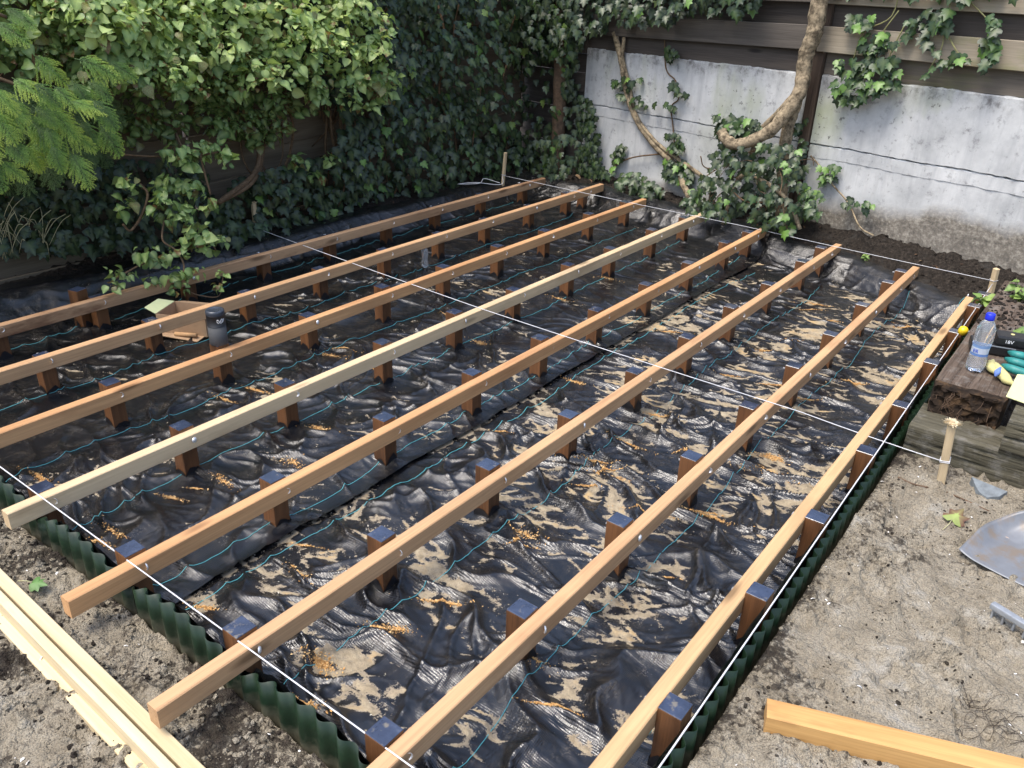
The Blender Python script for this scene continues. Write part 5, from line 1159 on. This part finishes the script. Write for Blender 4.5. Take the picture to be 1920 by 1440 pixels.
panel('side', [(-hx, -hy, 0), (hx, -hy, 0), (hx, -hy, hz), (-hx, -hy, hz)], M_CARD); panel('side', [(hx, -hy+0.003, 0), (hx, hy, 0), (hx, hy, hz), (hx, -hy+0.003, hz)], M_CARD)
panel('side', [(hx-0.004, hy, 0), (-hx, hy, 0), (-hx, hy, hz), (hx-0.004, hy, hz)], M_CARD); panel('side', [(-hx, hy-0.004, 0), (-hx, -hy+0.004, 0), (-hx, -hy+0.004, hz), (-hx, hy-0.004, hz)], M_CARD)
panel('bottom', [(-hx+0.004, -hy+0.004, 0.004), (hx-0.004, -hy+0.004, 0.004), (hx-0.004, hy-0.004, 0.004), (-hx+0.004, hy-0.004, 0.004)], M_CARD)
panel('flap', [(-hx, -hy-0.001, 0.002), (hx*0.9, -hy-0.001, 0.002), (hx*0.8, -hy-0.055, -0.006), (-hx*0.7, -hy-0.06, 0.012)], M_CARD)
panel('flap', [(-hx, hy, hz+0.001), (hx, hy, hz+0.001), (hx*0.9, hy+0.07, hz-0.02), (-hx*0.9, hy+0.07, hz-0.02)], M_CARD)
panel('flap', [(-hx-0.001, hy, hz), (-hx-0.001, -hy, hz), (-hx-0.055, -hy, hz+0.028), (-hx-0.055, hy*0.4, hz+0.028)], M_PGRN)
link('card_roll', tubes_mesh('card_roll', [([(-0.02, -hy-0.035, 0.018), (0.09, -hy-0.028, 0.018)], 0.011)], 12), mat_plain('card_roll', (0.42, 0.25, 0.12), 0.8), cbx)
M_INK = mat_plain('dark_print', (0.10, 0.06, 0.035), 0.8)
for k in range(5): link('print', box_mesh('print', (-0.02+k*0.009, -hy-0.0012, 0.062), (-0.016+k*0.009, -hy-0.0004, 0.088)), M_INK, cbx)
link('print', box_mesh('print', (-0.040, -hy-0.0012, 0.060), (-0.035, -hy-0.0004, 0.090)), M_INK, cbx)

# ================================================================== SHOVEL, RAKE HEAD, STONE, LEAVES, TWIGS
p0 = np.array([0.776, 1.650]); e = np.array([0.972, -0.235]); f = np.array([0.235, 0.972]); zg_ = -0.062
sh = thing('shovel', 'grey metal shovel with sandy blade and sticker lying on the sand', 'shovel', (p0[0], p0[1], zg_), math.atan2(e[1], e[0]))
nu, nv = 30, 30; V = []
def sh_z(u, v):
    s_ = abs(u*2-1); r_ = max(0.0, 1-v/0.25)
    z = 0.034*(max(0, s_-0.62)/0.38)**1.6*min(1, 0.25+v*1.8) + 0.055*max(0, v-0.66)**2*8 + 0.010*math.exp(-((u-0.5)/0.07)**2)*sstep(0.25, 0.8, v).item() + 0.006
    return z
for b_ in (0, 1):
    for i in range(nv+1):
        for k in range(nu+1):
            u = k/nu; v = i/nv; w = 0.27*(1-0.04*v)*(1.0 if v < 0.52 else 0.22+0.78*math.sqrt(max(0, 1-((v-0.52)/0.48)**2))); V.append((0.135+(u-0.5)*w, v*0.29-0.012*(1-(2*u-1)**2)*(1-v), sh_z(u, v)+0.004-0.0022*b_))
q = grid_faces(nu+1, nv+1); nV = (nu+1)*(nv+1); F = [tuple(x) for x in q]+[tuple(x+nV for x in r_[::-1]) for r_ in q]
rim = [k for k in range(nu+1)]+[i*(nu+1)+nu for i in range(1, nv+1)]+[nv*(nu+1)+k for k in range(nu-1, -1, -1)]+[i*(nu+1) for i in range(nv-1, 0, -1)]
for a_, b_ in zip(rim, rim[1:]+rim[:1]): F.append((b_, a_, a_+nV, b_+nV))
me = bpy.data.meshes.new('blade'); me.from_pydata(V, [], F); me.update(); me.polygons.foreach_set('use_smooth', np.full(len(me.polygons), True))
link('blade', me, mat_plain('shovel_steel', (0.17, 0.18, 0.195), 0.45, 0.15, 0.10, 30, 0.15, 0.5, (0.19, 0.155, 0.12), 0.95, 13.0), sh)
V = []; F = []
for i in range(7):
    for k in range(9):
        u = 0.20+0.26*k/8; v = 0.70-0.10*i/6+0.02*k/8; V.append((0.135+(u-0.5)*0.26, v*0.33, sh_z(u, v)+0.0052+(0.0 if 0 < i < 6 else -0.0006)))
for i in range(6):
    for k in range(8): F.append((i*9+k, i*9+k+1, i*9+k+10, i*9+k+9))
me = bpy.data.meshes.new('sticker'); me.from_pydata(V, [], F); me.update(); link('sticker', me, mat_plain('worn_sticker', (0.62, 0.47, 0.36), 0.7, 0, 0.1, 20, 0, 0.3, (0.05, 0.04, 0.04), 0.9, 60), sh)
link('socket', tubes_mesh('socket', [(curve_pts([(0.135, 0.22, 0.026), (0.135, 0.31, 0.052), (0.135, 0.42, 0.062)], 6), [0.006]*3+[0.014]*4+[0.019]*6)], 12), mat_plain('socket_steel', (0.28, 0.31, 0.36), 0.4, 0.6), sh)
link('handle', tubes_mesh('handle', [([(0.135, 0.40, 0.062), (0.138, 0.8, 0.068), (0.142, 1.2, 0.066)], 0.017)], 12), WOODS['tan'], sh)
rk = thing('rake_head', 'grey metal bar with short teeth lying on the sand near the shovel', 'rake', (0.905, 1.405, -0.066), math.atan2(-0.034, 0.087))
M_STL = mat_plain('dull_steel', (0.33, 0.35, 0.37), 0.35, 0.4, 0.15, 60, 0.1, 0.5, (0.16, 0.14, 0.12), 0.5)
bm = bmesh.new(); bm_box(bm, (0, -0.011, 0.030), (0.36, 0.011, 0.048), 0.004, 2); link('bar', me_bm('bar', bm), M_STL, rk)
for k in range(12): link('tooth', box_mesh('tooth', (0.008+k*0.030, -0.006, -0.03), (0.014+k*0.030, 0.002, 0.031), 0.001), M_STL, rk)
link('handle', tubes_mesh('handle', [([(0.18, 0.012, 0.040), (0.20, 0.10, 0.05), (0.45, 0.9, 0.05)], 0.012)], 10), WOODS['tan'], rk)
sl0 = onz((1845, 928), -0.058); bm = bmesh.new(); out = [(-0.055, 0.055), (-0.030, 0.050), (0.01, 0.045), (0.062, 0.038), (0.045, 0.002), (0.012, -0.022), (-0.015, -0.010), (-0.035, 0.018)]
a_ = [bm.verts.new((x, y, 0.012+0.012*y/0.05)) for x, y in out]; b_ = [bm.verts.new((x*1.02, y*1.02, -0.006)) for x, y in out]; bm.faces.new(a_); bm.faces.new(b_[::-1])
for i in range(len(out)): j_ = (i+1) % len(out); bm.faces.new((a_[j_], a_[i], b_[i], b_[j_]))
bmesh.ops.recalc_face_normals(bm, faces=bm.faces[:]); tag(link('stone_shard', me_bm('stone_shard', bm), mat_plain('slate', (0.15, 0.17, 0.18), 0.8, 0, 0.3, 40, 0.6), None, tuple(sl0)), 'flat grey slate shard lying in the sand before the sleepers', 'stone')
def one_leaf(name, label, px, z, s, tipdir, nrm, mat, tint, stem_len):
    P_ = onz(px, z); X_, Y_, Z_ = frames(np.array([nrm], float), np.array([tipdir], float)); t = thing(name, label, 'leaf', tuple(P_)); V0, F0, rib = IVY
    rr = np.random.RandomState(3); Vv = V0.copy(); Vv[1:, :2] *= 1+rr.uniform(-0.12, 0.12, (len(V0)-1, 1)); Vv[:, 2] *= 1.3
    A = s*(Vv[:, 0:1]*X_ + Vv[:, 1:2]*Y_ + Vv[:, 2:3]*Z_)
    me = mesh_np('blade', A, F0, True, {'tint': tint(V0), 'rib': rib, 'brown': np.zeros(len(V0))}); link('blade', me, mat, t)
    tip = -Y_[0]*stem_len; link('stalk', tubes_mesh('stalk', [([(0, 0, 0.002), tuple(tip*0.5+np.array([0.004, 0, 0.006])), tuple(tip)], 0.0014)], 5), mat_plain('leaf_stalk', (0.42, 0.40, 0.22), 0.6), t)
M_MAPLE = mat_leaf('green_fallen_leaf', [(0.0, (0.05, 0.12, 0.03)), (1.0, (0.12, 0.25, 0.06))], 0.5, 0.2)
one_leaf('fallen_leaf', 'single fresh green fallen leaf lying between the batten and the green edging', (60, 1092), -0.075, 0.050, (0.9, 0.5, 0.0), (0.1, -0.3, 1.0), M_MAPLE, lambda V0: np.full(len(V0), 0.6), 0.045)
M_BRL = mat_leaf('brown_fallen_leaf', [(0.0, (0.10, 0.045, 0.03)), (0.55, (0.14, 0.06, 0.04)), (0.62, (0.20, 0.26, 0.07)), (1.0, (0.26, 0.32, 0.09))], 0.6, 0.1)
one_leaf('fallen_leaf', 'curled reddish brown fallen leaf with green veins on the sand near the shovel', (1785, 975), -0.045, 0.075, (0.25, 0.9, 0.1), (0.0, -0.5, 1.0), M_BRL, lambda V0: np.where(np.arange(len(V0)) == 0, 0.75, np.where(V0[:, 1] < 0.1, 0.75, 0.15)), 0.05)
one_leaf('fallen_leaf', 'pale dry curled leaf on the dark soil under the far guide string', (1618, 462), 0.0, 0.085, (-0.8, 0.2, 0.2), (0.0, -0.8, 0.6), mat_leaf('dry_leaf', [(0.0, (0.30, 0.20, 0.12)), (1.0, (0.45, 0.33, 0.22))], 0.8, 0.1), lambda V0: np.full(len(V0), 0.5), 0.03)
def twig(label, pts, r_, z, col=(0.12, 0.075, 0.045)):
    P_ = [onz(p, z) for p in pts]; P_ = [np.array([p[0], p[1], ground_at(p[0], p[1])+r_*0.6]) for p in P_]
    tag(link('twig', tubes_mesh('twig', [(curve_pts(P_, 5), r_)], 6, 0.1), mat_plain('twig_bark', col, 0.85, 0, 0.3), None), label, 'twig')
twig('thin reddish twig lying on the sand left of the frayed stake', [(1684, 893), (1712, 902), (1742, 908)], 0.0035, -0.06); twig('long thin dark twig lying before the slate shard', [(1775, 922), (1812, 938), (1855, 956)], 0.003, -0.06)
twig('crooked bare root lying on the dark soil before the ivy heap', [(1345, 412), (1375, 392), (1410, 386), (1440, 380)], 0.006, -0.03, (0.2, 0.16, 0.11)); twig('curved thin twig poking from the dark soil behind the far guide string', [(1285, 388), (1330, 383), (1375, 390)], 0.007, -0.02, (0.16, 0.12, 0.08))
fr = []
for k in range(26):
    a0 = onz((1790+rnd.uniform(0, 90), 1310+rnd.uniform(0, 70)), -0.063); an_ = rnd.uniform(-0.6, 1.8); L = rnd.uniform(0.04, 0.10); pts = []
    for i in range(6): t = i/5; x = a0[0]+math.cos(an_+0.6*math.sin(t*3+k))*L*t; y = a0[1]+math.sin(an_+0.6*math.sin(t*3+k))*L*t; pts.append((x, y, ground_at(x, y)+0.002+0.008*math.sin(3.14*t)))
    fr.append((pts, 0.0006))
tag(link('fine_roots', tubes_mesh('fine_roots', fr, 4), mat_plain('black_root', (0.03, 0.02, 0.015), 0.9)), 'tangle of fine black roots on the sand beyond the loose beam', 'roots', kind='stuff')

# ================================================================== SAWDUST, CLODS, SHELLS, LITTER
def bits(name, label, cat, P, S, mat, shape='flake', attrs=None, up=0.6):
    n = len(P); rr = np.random.RandomState(len(P))
    if shape == 'flake':
        V0 = np.array([(-0.5, -0.22, 0), (0, -0.26, 0.16), (0.5, -0.18, 0.02), (0.5, 0.2, 0.05), (0, 0.26, 0.2), (-0.5, 0.2, 0.0)]); F0 = np.array([(0, 1, 4), (0, 4, 5), (1, 2, 3), (1, 3, 4)])
    else:
        bm = bmesh.new(); bmesh.ops.create_icosphere(bm, subdivisions=1, radius=0.5); V0 = np.array([v.co[:] for v in bm.verts]); F0 = np.array([[v.index for v in f_.verts] for f_ in bm.faces]); bm.free()
    N = rr.normal(0, 1, (n, 3))*up; N[:, 2] += 1.0; T = rr.normal(0, 1, (n, 3)); X_, Y_, Z_ = frames(N, T)
    sc = np.stack([np.ones(n), rr.uniform(0.6, 1.2, n), rr.uniform(0.45, 0.95, n) if shape != 'flake' else np.ones(n)], 1)
    Vr = V0[None]*sc[:, None]*(1+rr.uniform(-0.22, 0.22, (n, len(V0), 1)))
    A = P[:, None]+S[:, None, None]*(Vr[..., 0:1]*X_[:, None]+Vr[..., 1:2]*Y_[:, None]+Vr[..., 2:3]*Z_[:, None]); k = len(V0)
    at = {a_: np.repeat(v, k) for a_, v in (attrs or {}).items()}
    return tag(link(name, mesh_np(name, A.reshape(-1, 3), (F0[None]+np.arange(n)[:, None, None]*k).reshape(-1, 3), False, at), mat), label, cat, kind='stuff')
SD = [(986, 1000), (710, 1183), (745, 1180), (834, 1129), (1052, 1335), (1020, 1330), (1099, 907), (1140, 890), (1239, 1078), (1120, 868), (1145, 880), (1234, 776), (1336, 967), (1322, 958), (1448, 855), (1440, 886), (1534, 569), (1520, 580), (1432, 660), (1367, 702), (1599, 718), (1510, 746), (1690, 606), (1700, 615), (1547, 528), (1312, 460), (1417, 517), (1080, 713), (937, 807), (1113, 867), (1257, 620), (480, 730), (423, 750), (620, 667), (597, 805), (550, 867),
      (74, 895), (365, 915), (420, 905), (214, 1000), (190, 1020), (385, 1137), (575, 1020), (560, 1075), (600, 1238), (575, 1320), (1000, 1245), (975, 1020), (645, 660), (900, 640), (1210, 960), (1455, 720), (1485, 640), (1640, 520), (1560, 600), (1050, 560), (1140, 520), (840, 590), (700, 690), (1290, 850), (1180, 830), (320, 930)]
P = []
for (px, py) in SD:
    c = onz((px, py), -0.155); sx_ = rnd.uniform(0.02, 0.065); sy_ = rnd.uniform(0.018, 0.045); an_ = rnd.uniform(0.0, 1.0); n = rnd.randint(350, 800)
    for k in range(n):
        k_ = 0.42 if rnd.random() < 0.6 else 1.0; a_ = rnd.gauss(0, sx_*k_); b_ = rnd.gauss(0, sy_*0.8*k_); P.append((c[0]+a_*math.cos(an_)-b_*math.sin(an_)*-1, c[1]+a_*math.sin(an_)*0.5+b_*0.45*math.cos(an_)))
P = [p for p in P if YF+0.03 < p[1] < 4.0 and p[0] < XR-0.03]
XY = arr(P); zz, bb_ = liner_z(XY[None, :, 0], XY[None, :, 1]); ss = sand_level(XY[None, :, 0], XY[None, :, 1], zz, bb_)
kp = (ss-zz > -0.0035)[0] | (nrs.rand(len(XY)) < 0.40); XY = XY[kp]; zz = zz[:, kp]; ss = ss[:, kp]; zz = np.maximum(zz+np.where(XY[None, :, 0] < -0.99, 0.004, 0), ss)[0]
def mat_bits(name, stops, rough=0.9):
    m = M(name); m.set(Base_Color=m.ramp(m.attr('tint'), stops), Roughness=rough, Specular_IOR_Level=0.2); return m.m
bits('sawdust', 'small heaps of orange-tan sawdust and shavings strewn over the black membrane', 'sawdust', np.column_stack([XY, zz+nrs.uniform(0.0005, 0.0035, len(zz))]), 0.0024+0.0056*nrs.rand(len(zz))**1.6, mat_bits('sawdust', [(0.0, (0.48, 0.25, 0.085)), (0.6, (0.62, 0.37, 0.14)), (1.0, (0.72, 0.52, 0.27))]), 'flake', {'tint': nrs.rand(len(zz))}, 0.9)
gq = []                                                        # loose grains and crumbs of sand round the edges of the patches
for (X, Y, Z, base) in (LA, RA):
    dlt = sand_level(X, Y, Z, base)-Z; ins = np.minimum(np.minimum(X-xl(Y), yb(X)-Y), np.minimum(XR-X, Y-YF))
    ii = np.where(((dlt > -0.006) & (dlt < 0.0025) & (ins > 0.04)).ravel())[0]; ii = nrs.choice(ii, min(len(ii), 9000 if X is RA[0] else 5000), replace=False)
    gq.append(np.column_stack([X.ravel()[ii]+nrs.uniform(-.006, .006, len(ii)), Y.ravel()[ii]+nrs.uniform(-.006, .006, len(ii)), np.maximum(Z, Z+dlt).ravel()[ii]+0.0008]))
gq = np.concatenate(gq)
bits('sand_crumbs', 'loose grains and crumbs of sand round the sand patches on the membrane', 'sand', gq, 0.0018+0.0055*nrs.rand(len(gq))**3, mat_bits('sand_crumb', [(0.0, (0.20, 0.165, 0.115)), (0.7, (0.38, 0.33, 0.24)), (1.0, (0.60, 0.56, 0.47))]), 'flake', {'tint': nrs.rand(len(gq))}, 0.8)
def scatter_ground(n, box, smin, smax, keep):
    x = nrs.uniform(box[0], box[1], n); y = nrs.uniform(box[2], box[3], n); k = keep(x, y); x, y = x[k], y[k]; s = smin+(smax-smin)*nrs.rand(len(x))**3; z = ground_z(x[None], y[None])[0]
    return np.column_stack([x, y, z]), s
fr_ = lambda x, y: (y < -0.06) & (pnoise(x/0.13, y/0.13, 601) > -0.25); rg_ = lambda x, y: (x > 0.462) & (pnoise(x/0.16, y/0.16, 602) > -0.05+0.4*np.clip((x-0.5)/0.5, 0, 1))
A1 = scatter_ground(11000, (-2.1, 0.4, -0.62, -0.05), 0.003, 0.021, fr_); A2 = scatter_ground(8500, (0.46, 1.3, 0.0, 2.15), 0.003, 0.016, rg_)
A3 = scatter_ground(3600, (-3.5, 0.7, 4.05, 5.3), 0.005, 0.032, lambda x, y: (y > yb(x)+0.05) & (((x-W0[0])*WN[0]+(y-W0[1])*WN[1]) < -0.02)); A4 = scatter_ground(2600, (-3.72, -3.35, 0.3, 4.9), 0.005, 0.025, lambda x, y: x < xl(y)-0.07)
_x = nrs.uniform(0.50, 0.73, 420); _y = 3.0+0.9*nrs.rand(420)**0.8; A5 = (np.column_stack([_x, _y, np.full(420, 0.171)]), 0.004+0.026*nrs.rand(420)**2)
A4 = (np.concatenate([A4[0], A5[0]]), np.concatenate([A4[1], A5[1]]))
Pc = np.concatenate([A1[0], A2[0], A3[0], A4[0]]); Sc = np.concatenate([A1[1], A2[1], A3[1], A4[1]]); so2 = np.concatenate([np.where(nrs.rand(len(A1[1])) < 0.30, 0.75, 0.1), np.where(nrs.rand(len(A2[1])) < 0.22, 0.7, 0.08), np.full(len(A3[1]), 0.95), np.full(len(A4[1]), 0.95)])
bits('soil_clods', 'crumbs and clods of dark soil and sand lying on the ground', 'soil', Pc, Sc, MG, 'clod', {'soil': so2}, 1.0)
B1 = scatter_ground(170, (-2.0, 0.4, -0.62, -0.06), 0.003, 0.013, lambda x, y: y < 0); B2 = scatter_ground(200, (0.47, 1.3, 0.0, 2.15), 0.003, 0.014, lambda x, y: x > 0)
Pb = np.concatenate([B1[0], B2[0]]); Sb = np.concatenate([B1[1], B2[1]]); Pb[:, 2] += 0.002
bits('shell_fragments', 'tiny white shell fragments scattered over the sandy ground', 'shells', Pb, Sb, mat_bits('shell', [(0.0, (0.55, 0.52, 0.47)), (1.0, (0.80, 0.79, 0.76))], 0.5), 'flake', {'tint': nrs.rand(len(Sb))}, 0.5)
C1 = scatter_ground(650, (-3.7, 0.6, 0.3, 5.3), 0.015, 0.05, lambda x, y: (((x < xl(y)-0.08) | (y > yb(x)+0.1)) & (((x-W0[0])*WN[0]+(y-W0[1])*WN[1]) < -0.03)))
C1[0][:, 2] += 0.006
bits('leaf_litter', 'brown dead leaves and bits lying on dark soil under the ivy', 'leaf litter', C1[0], C1[1], mat_bits('litter', [(0.0, (0.05, 0.03, 0.02)), (0.7, (0.15, 0.09, 0.05)), (1.0, (0.30, 0.21, 0.12))]), 'flake', {'tint': nrs.rand(len(C1[1]))**1.6}, 0.7)
gb = []  # pale blades added to stand for sunlit glimpses behind the conifer
for k in range(40):
    a0 = onx((rnd.uniform(-30, 95), rnd.uniform(440, 490)), -3.5); b0 = a0+np.array([rnd.uniform(-0.05, 0.1), rnd.uniform(-0.15, 0.15), rnd.uniform(0.08, 0.24)]); gb.append((curve_pts([a0, (a0+b0)/2+np.array([0.02, 0, 0.04]), b0], 4), 0.0016))
tag(link('sun_glimpse_blades', tubes_mesh('sun_glimpse_blades', gb, 4), mat_plain('sun_glimpse_blades', (0.42, 0.38, 0.22), 0.8, 0, 0.2)), 'pale grass blades added in place of sunlit glimpses under the conifer', 'grass', kind='stuff')
